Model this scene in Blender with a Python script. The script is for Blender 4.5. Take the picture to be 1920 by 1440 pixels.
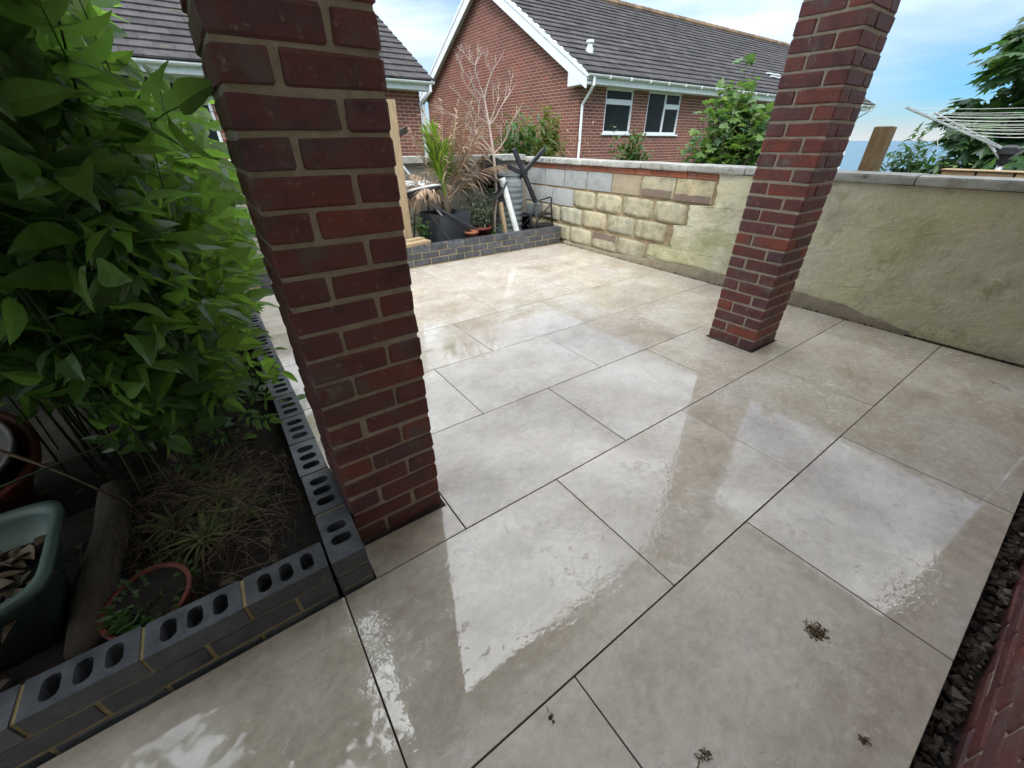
import bpy, bmesh, math, random
import numpy as np
from mathutils import Vector, Matrix, Euler, noise as mnoise
from mathutils.geometry import tessellate_polygon
R = math.radians
for o in list(bpy.data.objects): bpy.data.objects.remove(o)
scene = bpy.context.scene
col = scene.collection
random.seed(7); rng = np.random.default_rng(7)

# ------------------------------------------------------------------ camera
cam = bpy.data.cameras.new('camera'); camo = bpy.data.objects.new('camera', cam); col.objects.link(camo)
CAM = Vector((0.0108, -0.9231, 1.2642))
camo.location = CAM; camo.rotation_euler = (R(58.558), 0, R(-35.411))
cam.sensor_width = 36; cam.sensor_fit = 'HORIZONTAL'; cam.lens = 747.29/1920*36
cam.clip_start = 0.02; cam.clip_end = 60000
scene.camera = camo

# ------------------------------------------------------------------ sky, sun, exposure
SUN_EL, SUN_AZ = 50, -130          # azimuth from +y towards +x
world = bpy.data.worlds.new('World'); scene.world = world; world.use_nodes = True
nt = world.node_tree; N = nt.nodes; L = nt.links
N.clear()
out = N.new('ShaderNodeOutputWorld'); bg = N.new('ShaderNodeBackground'); bg.inputs[1].default_value = 0.15
sky = N.new('ShaderNodeTexSky'); sky.sky_type = 'NISHITA'; sky.sun_disc = False
sky.sun_elevation = R(SUN_EL); sky.sun_rotation = R(SUN_AZ); sky.air_density = 1.0; sky.dust_density = .6; sky.ozone_density = 2.0
tc = N.new('ShaderNodeTexCoord')
mp = N.new('ShaderNodeMapping'); mp.inputs['Scale'].default_value = (1.0, 1.3, 5.0); mp.inputs['Rotation'].default_value = (R(6), R(-8), R(20))
n1 = N.new('ShaderNodeTexNoise'); n1.inputs['Scale'].default_value = 1.7; n1.inputs['Detail'].default_value = 7; n1.inputs['Roughness'].default_value = .52; n1.inputs['Distortion'].default_value = .5
r1 = N.new('ShaderNodeMapRange'); r1.inputs[1].default_value = .33; r1.inputs[2].default_value = .74; r1.inputs[3].default_value = .05; r1.inputs[4].default_value = .82
sx = N.new('ShaderNodeSeparateXYZ')
hz = N.new('ShaderNodeMapRange'); hz.inputs[1].default_value = .0; hz.inputs[2].default_value = .055; hz.inputs[3].default_value = .95; hz.inputs[4].default_value = 0
mx = N.new('ShaderNodeMath'); mx.operation = 'MAXIMUM'
mix = N.new('ShaderNodeMixRGB')
zen = N.new('ShaderNodeMapRange'); zen.inputs[1].default_value = .0; zen.inputs[2].default_value = .9; zen.inputs[3].default_value = .48; zen.inputs[4].default_value = 6.4
cl = N.new('ShaderNodeMixRGB'); cl.blend_type = 'MULTIPLY'; cl.inputs[0].default_value = 1; cl.inputs[1].default_value = (.95, .985, .99, 1)
L.new(tc.outputs['Generated'], mp.inputs[0]); L.new(mp.outputs[0], n1.inputs['Vector']); L.new(n1.outputs[0], r1.inputs[0])
L.new(tc.outputs['Generated'], sx.inputs[0]); L.new(sx.outputs[2], hz.inputs[0]); L.new(sx.outputs[2], zen.inputs[0])
L.new(r1.outputs[0], mx.inputs[0]); L.new(hz.outputs[0], mx.inputs[1]); L.new(mx.outputs[0], mix.inputs[0])
tint = N.new('ShaderNodeMixRGB'); tint.blend_type = 'MULTIPLY'; tint.inputs[0].default_value = 1; tint.inputs[2].default_value = (.047, .098, .146, 1)
L.new(sky.outputs[0], tint.inputs[1]); L.new(tint.outputs[0], mix.inputs[1]); hb = N.new('ShaderNodeMath'); hb.operation = 'MULTIPLY_ADD'; hb.inputs[1].default_value = .36; L.new(hz.outputs[0], hb.inputs[0]); L.new(zen.outputs[0], hb.inputs[2]); L.new(hb.outputs[0], cl.inputs[2]); L.new(cl.outputs[0], mix.inputs[2])
L.new(mix.outputs[0], bg.inputs[0]); L.new(bg.outputs[0], out.inputs[0])
sl = bpy.data.lights.new('sun', 'SUN'); sl.energy = .5; sl.angle = R(30); sl.color = (1, .96, .9)
so = bpy.data.objects.new('sun', sl); col.objects.link(so)
sd = Vector((math.cos(R(SUN_EL))*math.sin(R(SUN_AZ)), math.cos(R(SUN_EL))*math.cos(R(SUN_AZ)), math.sin(R(SUN_EL))))
so.location = sd*30; so.rotation_euler = (-sd).to_track_quat('-Z', 'Y').to_euler()
vs = scene.view_settings; vs.view_transform = 'Standard'; vs.look = 'None'; vs.exposure = 2.8; vs.gamma = 1; vs.use_curve_mapping = False
scene.render.engine = 'CYCLES'

# ------------------------------------------------------------------ material helpers
def ramp(nt, stops, interp='LINEAR'):
    r = nt.nodes.new('ShaderNodeValToRGB'); e = r.color_ramp.elements; r.color_ramp.interpolation = interp
    while len(e) < len(stops): e.new(.5)
    for i, (p, c) in enumerate(stops): e[i].position = p; e[i].color = (*c, 1)
    return r
def rnd_node(nt):
    oi = nt.nodes.new('ShaderNodeObjectInfo'); g = nt.nodes.new('ShaderNodeNewGeometry')
    a = nt.nodes.new('ShaderNodeMath'); a.operation = 'ADD'; nt.links.new(oi.outputs['Random'], a.inputs[0]); nt.links.new(g.outputs['Random Per Island'], a.inputs[1])
    f = nt.nodes.new('ShaderNodeMath'); f.operation = 'FRACT'; nt.links.new(a.outputs[0], f.inputs[0])
    return f
def noise(nt, scale, detail=5, rough=.6, vec=None, dist=0):
    n = nt.nodes.new('ShaderNodeTexNoise'); n.inputs['Scale'].default_value = scale; n.inputs['Detail'].default_value = detail
    n.inputs['Roughness'].default_value = rough; n.inputs['Distortion'].default_value = dist
    if vec is None:
        g = nt.nodes.new('ShaderNodeNewGeometry'); vec = g.outputs['Position']
    nt.links.new(vec, n.inputs['Vector']); return n
def rangen(nt, src, a, b, c=0, d=1):
    m = nt.nodes.new('ShaderNodeMapRange'); m.inputs[1].default_value = a; m.inputs[2].default_value = b; m.inputs[3].default_value = c; m.inputs[4].default_value = d
    nt.links.new(src, m.inputs[0]); return m
def mixc(nt, fac, a, b, mode='MIX'):
    m = nt.nodes.new('ShaderNodeMixRGB'); m.blend_type = mode
    for i, v in ((0, fac), (1, a), (2, b)):
        if isinstance(v, (int, float)): m.inputs[i].default_value = v if i == 0 else (v, v, v, 1)
        elif isinstance(v, tuple): m.inputs[i].default_value = (*v, 1)
        else: nt.links.new(v, m.inputs[i])
    return m
MATS = {}
def mk(name, cols, scale=6, rough=.75, bump=.25, bscale=70, rnd=None, var=.0, spots=(), spec=.4, bdist=.004, stretch=None, metal=0, rv=.1, coat=0):
    """cols: colours blended by noise; rnd: colour stops picked per piece; spots: (colour, scale, lo, hi) overlays"""
    m = bpy.data.materials.new(name); m.use_nodes = True; nt = m.node_tree; b = nt.nodes['Principled BSDF']
    vec = None
    if stretch:
        g = nt.nodes.new('ShaderNodeNewGeometry'); mp = nt.nodes.new('ShaderNodeMapping'); mp.inputs['Scale'].default_value = stretch
        nt.links.new(g.outputs['Position'], mp.inputs[0]); vec = mp.outputs[0]
    n = noise(nt, scale, 6, .62, vec)
    k = len(cols)
    r = ramp(nt, [(.3+.4*i/max(1, k-1), c) for i, c in enumerate(cols)]); nt.links.new(n.outputs[0], r.inputs[0]); c = r.outputs[0]
    if rnd or var:
        f = rnd_node(nt)
        if rnd:
            rr = ramp(nt, rnd); nt.links.new(f.outputs[0], rr.inputs[0]); c = mixc(nt, 1.0, c, rr.outputs[0], 'MULTIPLY').outputs[0]
        if var:
            vv = rangen(nt, f.outputs[0], 0, 1, 1-var, 1+var); c = mixc(nt, 1.0, c, vv.outputs[0], 'MULTIPLY').outputs[0]
    for (sc, ss, lo, hi) in spots:
        s = noise(nt, ss, 5, .65, vec); s2 = rangen(nt, s.outputs[0], lo, hi); c = mixc(nt, s2.outputs[0], c, sc).outputs[0]
    nt.links.new(c, b.inputs['Base Color'])
    rn = rangen(nt, n.outputs[0], .3, .7, max(.02, rough-rv), min(1, rough+rv)); nt.links.new(rn.outputs[0], b.inputs['Roughness'])
    b.inputs['Specular IOR Level'].default_value = spec; b.inputs['Metallic'].default_value = metal; b.inputs['Coat Weight'].default_value = coat; b.inputs['Coat Roughness'].default_value = .12
    if bump:
        bn = noise(nt, bscale, 6, .7, vec); bp = nt.nodes.new('ShaderNodeBump'); bp.inputs['Strength'].default_value = bump; bp.inputs['Distance'].default_value = bdist
        nt.links.new(bn.outputs[0], bp.inputs['Height']); nt.links.new(bp.outputs[0], b.inputs['Normal'])
    MATS[name] = m; return m
def leafmat(name, cols, trans=(.25, .5, .05), tw=.4, rough=.42):
    m = bpy.data.materials.new(name); m.use_nodes = True; nt = m.node_tree; b = nt.nodes['Principled BSDF']
    f = rnd_node(nt); r = ramp(nt, [(i/(len(cols)-1), c) for i, c in enumerate(cols)]); nt.links.new(f.outputs[0], r.inputs[0])
    n = noise(nt, 25, 3); v = rangen(nt, n.outputs[0], .3, .7, .75, 1.25); c = mixc(nt, 1, r.outputs[0], v.outputs[0], 'MULTIPLY')
    nt.links.new(c.outputs[0], b.inputs['Base Color']); b.inputs['Roughness'].default_value = rough; b.inputs['Specular IOR Level'].default_value = .45
    t = nt.nodes.new('ShaderNodeBsdfTranslucent'); tcx = mixc(nt, .6, c.outputs[0], trans); nt.links.new(tcx.outputs[0], t.inputs[0])
    ms = nt.nodes.new('ShaderNodeMixShader'); ms.inputs[0].default_value = tw
    o = nt.nodes['Material Output']; nt.links.new(b.outputs[0], ms.inputs[1]); nt.links.new(t.outputs[0], ms.inputs[2]); nt.links.new(ms.outputs[0], o.inputs[0])
    MATS[name] = m; return m

# ------------------------------------------------------------------ materials
mk('pillar_brick', [(.55,.55,.60), (1,1,1), (1.25,1.0,.90)], 13, .62, .7, 90, spots=[((.13,.095,.085), 10, .52, .70), ((.30,.24,.20), 42, .60, .78), ((.36,.31,.26), 5, .66, .82), ((.055,.03,.028), 55, .62, .74)],
   rnd=[(0,(.125,.046,.042)), (.25,(.155,.048,.042)), (.45,(.112,.050,.054)), (.62,(.165,.050,.042)), (.80,(.135,.048,.046)), (.93,(.235,.066,.040)), (1,(.19,.054,.042))], bdist=.006)
mk('mortar', [(.30,.255,.19), (.44,.385,.295)], 30, .9, .6, 160)
mk('mortar_yellow', [(.30,.235,.12), (.46,.37,.20)], 25, .9, .6, 150)
mk('mortar_wall', [(.20,.15,.085), (.36,.285,.165)], 14, .95, .7, 90)
mk('engineering_brick', [(.045,.049,.058), (.080,.085,.097), (.12,.124,.135)], 18, .5, .45, 120, var=.25, spots=[((.16,.165,.17), 40, .68, .85)])
mk('old_red_brick', [(.75,.75,.75), (1.1,1.05,1.0)], 18, .85, .4, 90, rnd=[(0,(.33,.12,.075)), (.4,(.40,.15,.09)), (.7,(.30,.17,.14)), (1,(.44,.14,.075))], spots=[((.45,.4,.33), 20, .62, .8)])
mk('stone_block', [(.62,.6,.52), (1,1,1), (1.2,1.16,1.02)], 9, .9, .8, 55, rnd=[(0,(.46,.42,.29)), (.35,(.38,.36,.27)), (.7,(.50,.44,.29)), (1,(.42,.41,.32))],
   spots=[((.25,.25,.14), 7, .54, .74), ((.14,.12,.09), 24, .62, .74), ((.66,.61,.44), 16, .58, .74)], bdist=.02)
mk('grey_block', [(.27,.285,.285), (.36,.375,.375), (.31,.32,.305)], 8, .9, .4, 80, var=.08, spots=[((.25,.22,.14), 12, .66, .8)])
mk('smooth_block', [(.30,.25,.17), (.40,.34,.24)], 8, .9, .4, 80, var=.1)
mk('bare_patch', [(.16,.115,.09), (.22,.17,.135)], 12, .9, .6, 80, var=.1)
mk('coping_stone', [(.22,.22,.19), (.36,.36,.32), (.48,.48,.44)], 10, .9, .6, 80, var=.15, spots=[((.09,.085,.06), 9, .58, .74), ((.62,.62,.58), 26, .66, .8)], bdist=.01)
mk('wall_render', [(.42,.40,.27), (.62,.585,.42), (.56,.545,.42)], 3.4, .9, .9, 20, bdist=.024,
   spots=[((.60,.57,.34), 2.1, .48, .66), ((.36,.37,.17), 1.5, .52, .70), ((.42,.37,.29), 1.1, .54, .70), ((.27,.27,.13), 6.5, .58, .78), ((.74,.70,.54), 4.2, .60, .78), ((.20,.17,.12), 12, .66, .78), ((.16,.14,.10), 34, .70, .79)])
mk('grey_render', [(.20,.19,.16), (.30,.285,.24), (.24,.22,.16)], 4, .95, .6, 40, bdist=.01, spots=[((.12,.12,.07), 3, .55, .75)])
mk('concrete_footing', [(.17,.14,.095), (.30,.25,.175)], 12, .95, .8, 60, bdist=.01)
mk('house_brick', [(.72,.7,.7), (1.05,1,1)], 1.6, .85, .3, 60, rnd=[(0,(.225,.085,.060)), (.3,(.18,.066,.050)), (.6,(.25,.093,.064)), (.85,(.15,.062,.050)), (1,(.27,.095,.062))], spots=[((.25,.17,.12), 3, .64, .82), ((.19,.055,.042), 1.1, .56, .72)])
mk('house_mortar', [(.42,.32,.25), (.54,.42,.33)], 3, .95, 0)
mk('roof_tile', [(.040,.038,.040), (.062,.058,.060), (.080,.074,.074)], 5, .8, .3, 60, spec=.2, var=.25, spots=[((.42,.41,.38), 7, .715, .76), ((.15,.12,.08), 2.2, .6, .8)])
mk('ridge_tile', [(.16,.11,.07), (.24,.16,.09)], 5, .85, .3, 50, var=.3)
mk('white_plastic', [(.70,.73,.74), (.80,.82,.82)], 3, .4, 0, spec=.5, var=.03)
mk('weathered_white', [(.58,.62,.60), (.76,.79,.78)], 12, .55, .2, 60, spots=[((.13,.14,.11), 26, .62, .72)])
mk('window_glass', [(.010,.014,.016), (.018,.024,.026)], 2, .10, 0, spec=.12, rv=.02)
mk('soil', [(.010,.008,.006), (.022,.016,.012), (.038,.028,.020)], 22, .95, 1.0, 60, bdist=.03)
mk('rubble', [(.05,.043,.037), (.12,.105,.09), (.2,.18,.155)], 40, .85, .6, 90, rnd=[(0,(.35,.33,.3)), (.8,(.8,.75,.7)), (1,(1.6,1.55,1.5))])
mk('grass_field', [(.05,.075,.025), (.085,.11,.04)], .6, .95, .5, 12)
mk('timber', [(.26,.185,.105), (.36,.27,.16), (.42,.32,.20)], 12, .8, .4, 60, stretch=(6, 6, .7), spots=[((.18,.11,.06), 3, .66, .8)], var=.1)
mk('treated_timber', [(.15,.095,.042), (.22,.145,.07), (.28,.19,.10)], 12, .8, .4, 60, stretch=(6, 6, .7), spots=[((.09,.055,.03), 7, .68, .76)])
mk('weathered_timber', [(.035,.028,.021), (.085,.068,.05)], 14, .9, .9, 40, stretch=(3, 1, 3), var=.15)
mk('black_plastic', [(.016,.017,.019), (.03,.031,.034)], 8, .42, .15, 80)
mk('dark_grey_planter', [(.030,.036,.045), (.048,.055,.066)], 6, .6, .2, 80)
mk('barrel_plastic', [(.12,.14,.145), (.19,.215,.22)], 7, .55, .25, 60, spots=[((.30,.32,.32), 9, .6, .8)])
mk('terracotta', [(.25,.085,.045), (.36,.13,.07)], 12, .8, .3, 70, spots=[((.4,.3,.22), 18, .64, .8)])
mk('red_pot', [(.11,.022,.015), (.16,.034,.022)], 8, .55, .2, 70)
mk('pot_inner', [(.085,.085,.085), (.14,.14,.14)], 8, .55, .2, 70)
mk('green_plastic', [(.040,.068,.057), (.065,.105,.088)], 6, .45, .2, 60, spots=[((.06,.08,.055), 12, .6, .75)])
mk('bark', [(.07,.055,.035), (.14,.115,.08)], 20, .9, .6, 70)
mk('green_stem', [(.035,.045,.02), (.06,.07,.03)], 20, .7, .2, 70)
mk('dead_twig', [(.30,.25,.21), (.46,.39,.33)], 20, .9, .3, 70, var=.2)
mk('straw', [(.06,.042,.026), (.13,.095,.058)], 20, .85, 0, var=.35)
mk('metal_tube', [(.45,.47,.48), (.6,.62,.63)], 8, .35, .1, 60, metal=.8)
mk('cord', [(.62,.66,.6), (.75,.78,.72)], 20, .6, 0)
mk('soffit', [(.78,.77,.74), (.84,.83,.80)], 4, .8, .1, 50)
mk('neighbour_cap', [(.8,.8,.8), (1.1,1.1,1.1)], 12, .85, .3, 60, rnd=[(0,(.34,.22,.10)), (.5,(.16,.10,.075)), (1,(.38,.27,.13))])
mk('dark_gap', [(.022,.018,.016), (.04,.034,.03)], 30, .9, .4, 90)
mk('mud', [(.055,.038,.02), (.13,.09,.045)], 60, .8, .5, 120)
leafmat('shrub_leaf', [(.045,.092,.038), (.062,.118,.042), (.082,.14,.042), (.070,.118,.072)], trans=(.24,.48,.05), tw=.52, rough=.32)
leafmat('shrub_leaf_far', [(.046,.095,.036), (.066,.122,.042), (.088,.145,.045)], trans=(.28,.52,.05), tw=.56, rough=.36)
leafmat('grey_leaf', [(.10,.14,.09), (.14,.18,.12), (.08,.12,.07)], trans=(.2,.3,.1), tw=.25)
leafmat('tree_leaf', [(.030,.072,.030), (.042,.095,.036), (.060,.118,.036)], trans=(.16,.36,.05), tw=.3)
leafmat('sapling_leaf', [(.065,.14,.05), (.10,.19,.055), (.16,.24,.055), (.05,.115,.055)], trans=(.26,.46,.06), tw=.38)
leafmat('yellow_leaf', [(.15,.17,.04), (.09,.14,.035), (.20,.19,.05)], trans=(.35,.38,.05), tw=.35)
leafmat('palm_green', [(.13,.25,.02), (.19,.33,.03), (.25,.38,.05)], trans=(.35,.55,.04), tw=.4, rough=.45)
leafmat('palm_dead', [(.28,.19,.12), (.40,.29,.20), (.50,.39,.29)], trans=(.4,.28,.15), tw=.2, rough=.8)
leafmat('litter_leaf', [(.045,.032,.02), (.09,.065,.04), (.13,.095,.06)], trans=(.1,.07,.04), tw=.1, rough=.8)
leafmat('ivy_leaf', [(.030,.075,.022), (.05,.105,.028), (.085,.135,.03)], trans=(.2,.38,.04), tw=.25)
leafmat('grass_blade', [(.09,.13,.03), (.055,.10,.028), (.22,.18,.08)], trans=(.3,.4,.06), tw=.3)

def sheet_material():  # translucent cover, added unseen overhead to let more light under the porch
    m = bpy.data.materials.new('added_milky_sheet'); m.use_nodes = True; nt = m.node_tree; b = nt.nodes['Principled BSDF']; b.inputs['Base Color'].default_value = (.6,.6,.58,1); b.inputs['Roughness'].default_value = .5
    t = nt.nodes.new('ShaderNodeBsdfTranslucent'); t.inputs[0].default_value = (.80,.79,.76,1); ms = nt.nodes.new('ShaderNodeMixShader'); ms.inputs[0].default_value = .60
    o = nt.nodes['Material Output']; nt.links.new(b.outputs[0], ms.inputs[1]); nt.links.new(t.outputs[0], ms.inputs[2]); nt.links.new(ms.outputs[0], o.inputs[0]); MATS['added_milky_sheet'] = m
sheet_material()
# wet porcelain slab
def slab_material():
    m = bpy.data.materials.new('wet_slab'); m.use_nodes = True; nt = m.node_tree; b = nt.nodes['Principled BSDF']
    oi = nt.nodes.new('ShaderNodeObjectInfo'); g = nt.nodes.new('ShaderNodeNewGeometry')
    mul = nt.nodes.new('ShaderNodeVectorMath'); mul.operation = 'SCALE'; mul.inputs[0].default_value = (37, 19, 11); nt.links.new(oi.outputs['Random'], mul.inputs['Scale'])
    add = nt.nodes.new('ShaderNodeVectorMath'); nt.links.new(g.outputs['Position'], add.inputs[0]); nt.links.new(mul.outputs[0], add.inputs[1])
    mp = nt.nodes.new('ShaderNodeMapping'); mp.inputs['Scale'].default_value = (.9, 1.2, 1); mp.inputs['Rotation'].default_value = (0, 0, R(-12)); nt.links.new(add.outputs[0], mp.inputs[0])
    big = noise(nt, 2.4, 9, .68, mp.outputs[0], .15); fine = noise(nt, 34, 6, .72, mp.outputs[0]); med = noise(nt, 8.5, 8, .72, mp.outputs[0], .25)
    r = ramp(nt, [(.30,(.41,.345,.27)), (.47,(.545,.48,.395)), (.58,(.60,.545,.47)), (.72,(.665,.625,.565))]); nt.links.new(big.outputs[0], r.inputs[0])
    fr = rangen(nt, fine.outputs[0], .28, .70, .82, 1.08); c = mixc(nt, 1, r.outputs[0], fr.outputs[0], 'MULTIPLY')
    mr = rangen(nt, med.outputs[0], .30, .52, .42, 0); c = mixc(nt, mr.outputs[0], c.outputs[0], (.33,.285,.235))
    mr2 = rangen(nt, med.outputs[0], .58, .75, 0, .35); c = mixc(nt, mr2.outputs[0], c.outputs[0], (.70,.665,.61))
    fl = noise(nt, 95, 4, .6, mp.outputs[0]); ff = rangen(nt, fl.outputs[0], .62, .70, 0, .28); c = mixc(nt, ff.outputs[0], c.outputs[0], (.26,.225,.19))
    vein = noise(nt, 3.2, 9, .72, mp.outputs[0], .9); vr = ramp(nt, [(.0,(0,0,0)), (.480,(0,0,0)), (.495,(1,1,1)), (.51,(0,0,0)), (1,(0,0,0))]); nt.links.new(vein.outputs[0], vr.inputs[0])
    vf = nt.nodes.new('ShaderNodeMath'); vf.operation = 'MULTIPLY'; nt.links.new(vr.outputs[0], vf.inputs[0]); vf.inputs[1].default_value = .22
    c = mixc(nt, vf.outputs[0], c.outputs[0], (.30,.255,.21))
    # mud stains with their own shapes
    st = noise(nt, 3.1, 6, .7, g.outputs['Position'], 1.0); sf = rangen(nt, st.outputs[0], .66, .82, 0, .45); c = mixc(nt, sf.outputs[0], c.outputs[0], (.26,.20,.13))
    ov = rangen(nt, oi.outputs['Random'], 0, 1, .94, 1.05); c = mixc(nt, 1, c.outputs[0], ov.outputs[0], 'MULTIPLY')
    nt.links.new(c.outputs[0], b.inputs['Base Color'])
    # standing water: smooth film in the hollows, damp skin elsewhere
    wet = noise(nt, 1.5, 5, .62, g.outputs['Position'], .6); wf = rangen(nt, wet.outputs[0], .36, .56)
    rough = rangen(nt, wf.outputs[0], 0, 1, .075, .012); fr2 = rangen(nt, fine.outputs[0], .35, .65, -.005, .018)
    ra = nt.nodes.new('ShaderNodeMath'); ra.operation = 'ADD'; nt.links.new(rough.outputs[0], ra.inputs[0]); nt.links.new(fr2.outputs[0], ra.inputs[1])
    rc = nt.nodes.new('ShaderNodeClamp'); nt.links.new(ra.outputs[0], rc.inputs[0]); rc.inputs[1].default_value = .010
    nt.links.new(rc.outputs[0], b.inputs['Roughness'])
    brk = noise(nt, 30, 5, .6, g.outputs['Position'], .6); brl = noise(nt, 2.3, 4, .6, g.outputs['Position'], .4)
    bm_ = nt.nodes.new('ShaderNodeMath'); bm_.operation = 'MULTIPLY_ADD'; nt.links.new(brl.outputs[0], bm_.inputs[0]); bm_.inputs[1].default_value = .75; nt.links.new(brk.outputs[0], bm_.inputs[2])
    bf = rangen(nt, bm_.outputs[0], 1.03, 1.06)
    rr2 = nt.nodes.new('ShaderNodeMath'); rr2.operation = 'MULTIPLY_ADD'; nt.links.new(bf.outputs[0], rr2.inputs[0]); rr2.inputs[1].default_value = .30; nt.links.new(rc.outputs[0], rr2.inputs[2])
    nt.links.new(rr2.outputs[0], b.inputs['Roughness'])
    b.inputs['IOR'].default_value = 1.5; b.inputs['Specular IOR Level'].default_value = 1.0
    rel = noise(nt, 50, 2, .5, g.outputs['Position'], .7); und = noise(nt, 9, 5, .62, g.outputs['Position'], .8)
    rip = noise(nt, 3.6, 4, .6, g.outputs['Position'], .5); bs = rangen(nt, rip.outputs[0], .47, .64, .04, .85)
    b1 = nt.nodes.new('ShaderNodeBump'); b1.inputs['Distance'].default_value = .0012; nt.links.new(bs.outputs[0], b1.inputs['Strength']); nt.links.new(rel.outputs[0], b1.inputs['Height'])
    b2 = nt.nodes.new('ShaderNodeBump'); b2.inputs['Strength'].default_value = .10; b2.inputs['Distance'].default_value = .0022; nt.links.new(und.outputs[0], b2.inputs['Height']); nt.links.new(b1.outputs[0], b2.inputs['Normal'])
    b3 = nt.nodes.new('ShaderNodeBump'); b3.inputs['Strength'].default_value = .25; b3.inputs['Distance'].default_value = -.0012; nt.links.new(bf.outputs[0], b3.inputs['Height']); nt.links.new(b2.outputs[0], b3.inputs['Normal'])
    nt.links.new(b3.outputs[0], b.inputs['Normal'])
    MATS['wet_slab'] = m
slab_material()
def sea_material():
    m = bpy.data.materials.new('sea_water'); m.use_nodes = True; nt = m.node_tree; b = nt.nodes['Principled BSDF']
    b.inputs['Base Color'].default_value = (.035,.12,.175,1); b.inputs['Roughness'].default_value = .35; b.inputs['Specular IOR Level'].default_value = .5
    n = noise(nt, .05, 5); bp = nt.nodes.new('ShaderNodeBump'); bp.inputs['Strength'].default_value = .6; bp.inputs['Distance'].default_value = 3; nt.links.new(n.outputs[0], bp.inputs['Height']); nt.links.new(bp.outputs[0], b.inputs['Normal'])
    MATS['sea_water'] = m
sea_material()

# ------------------------------------------------------------------ geometry helpers
class MB:
    def __init__(s): s.v = []; s.f = []
    def box(s, a, b):
        x0,y0,z0 = a; x1,y1,z1 = b; i = len(s.v)
        s.v += [(x0,y0,z0),(x1,y0,z0),(x1,y1,z0),(x0,y1,z0),(x0,y0,z1),(x1,y0,z1),(x1,y1,z1),(x0,y1,z1)]
        s.f += [tuple(i+k for k in q) for q in ((0,3,2,1),(4,5,6,7),(0,1,5,4),(1,2,6,5),(2,3,7,6),(3,0,4,7))]; return s
    def hexa(s, pts):
        i = len(s.v); s.v += [tuple(p) for p in pts]
        s.f += [tuple(i+k for k in q) for q in ((0,3,2,1),(4,5,6,7),(0,1,5,4),(1,2,6,5),(2,3,7,6),(3,0,4,7))]; return s
    def beam(s, p, q, w, h, up=(0,0,1)):
        p = Vector(p); q = Vector(q); d = (q-p).normalized(); sd = d.cross(Vector(up))
        if sd.length < 1e-4: sd = d.cross(Vector((1,0,0)))
        sd.normalize(); u = sd.cross(d).normalized(); a = sd*w/2; b = u*h/2
        return s.hexa([p-a-b, p+a-b, q+a-b, q-a-b, p-a+b, p+a+b, q+a+b, q-a+b])
    def tube(s, pts, rad, n=6, cap=True):
        pts = [Vector(p) for p in pts]; k = len(pts)
        if not isinstance(rad, (list, tuple)): rad = [rad]*k
        i0 = len(s.v); prev = None
        for j, p in enumerate(pts):
            t = (pts[min(j+1,k-1)]-pts[max(j-1,0)]).normalized()
            if prev is None: a = t.orthogonal().normalized()
            else:
                a = prev-t*prev.dot(t); a = a.normalized() if a.length > 1e-6 else t.orthogonal().normalized()
            prev = a; b = t.cross(a)
            for m in range(n):
                an = 2*math.pi*m/n; s.v.append(tuple(p+(a*math.cos(an)+b*math.sin(an))*rad[j]))
        for j in range(k-1):
            for m in range(n):
                m2 = (m+1)%n; s.f.append((i0+j*n+m, i0+j*n+m2, i0+(j+1)*n+m2, i0+(j+1)*n+m))
        if cap: s.f.append(tuple(i0+m for m in reversed(range(n)))); s.f.append(tuple(i0+(k-1)*n+m for m in range(n)))
        return s
    def lathe(s, prof, c=(0,0,0), n=24, rot=None, closed=False):
        i0 = len(s.v); c = Vector(c)
        for (r, z) in prof:
            for m in range(n):
                an = 2*math.pi*m/n; p = Vector((r*math.cos(an), r*math.sin(an), z))
                if rot is not None: p = rot @ p
                s.v.append(tuple(c+p))
        for j in range(len(prof)-1):
            for m in range(n):
                m2 = (m+1)%n; s.f.append((i0+j*n+m, i0+j*n+m2, i0+(j+1)*n+m2, i0+(j+1)*n+m))
        s.f.append(tuple(i0+m for m in reversed(range(n)))); s.f.append(tuple(i0+(len(prof)-1)*n+m for m in range(n)))
        return s
    def quads(s, arr):
        i = len(s.v); s.v += [tuple(p) for p in arr]; s.f.append(tuple(range(i, i+len(arr)))); return s
    def mesh(s, name, smooth=False):
        me = bpy.data.meshes.new(name); me.from_pydata([tuple(map(float, v)) for v in s.v], [], s.f); me.update()
        if smooth: me.polygons.foreach_set('use_smooth', [True]*len(me.polygons))
        return me
BASE = {}
def setm(me, m):
    if m and not me.materials: me.materials.append(MATS[m])
def thing(name, loc, label, cat, group=None, kind=None):
    o = bpy.data.objects.new(name, None); o.empty_display_size = .1; col.objects.link(o); o.location = loc; BASE[o] = Vector(loc)
    if kind: o['kind'] = kind
    if label: o['label'] = label
    if cat: o['category'] = cat
    if group: o['group'] = group
    return o
def part(name, me, m, parent=None, loc=(0,0,0), rot=None, scale=None, kind=None, smooth=False, label=None):
    """me: MB in world space, or a shared mesh placed at loc"""
    if isinstance(me, MB): me = me.mesh(name, smooth)
    setm(me, m)
    o = bpy.data.objects.new(name, me); col.objects.link(o)
    w = Vector(loc); b = BASE.get(parent, Vector((0,0,0))) if parent else Vector((0,0,0))
    if parent: o.parent = parent
    o.location = w-b; BASE[o] = w
    if rot is not None: o.rotation_euler = rot
    if scale is not None: o.scale = scale
    if kind: o['kind'] = kind
    if label: o['label'] = label
    return o
def tag(o, label, cat, group=None, kind=None):
    if label: o['label'] = label
    if cat: o['category'] = cat
    if group: o['group'] = group
    if kind: o['kind'] = kind
    return o
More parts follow.
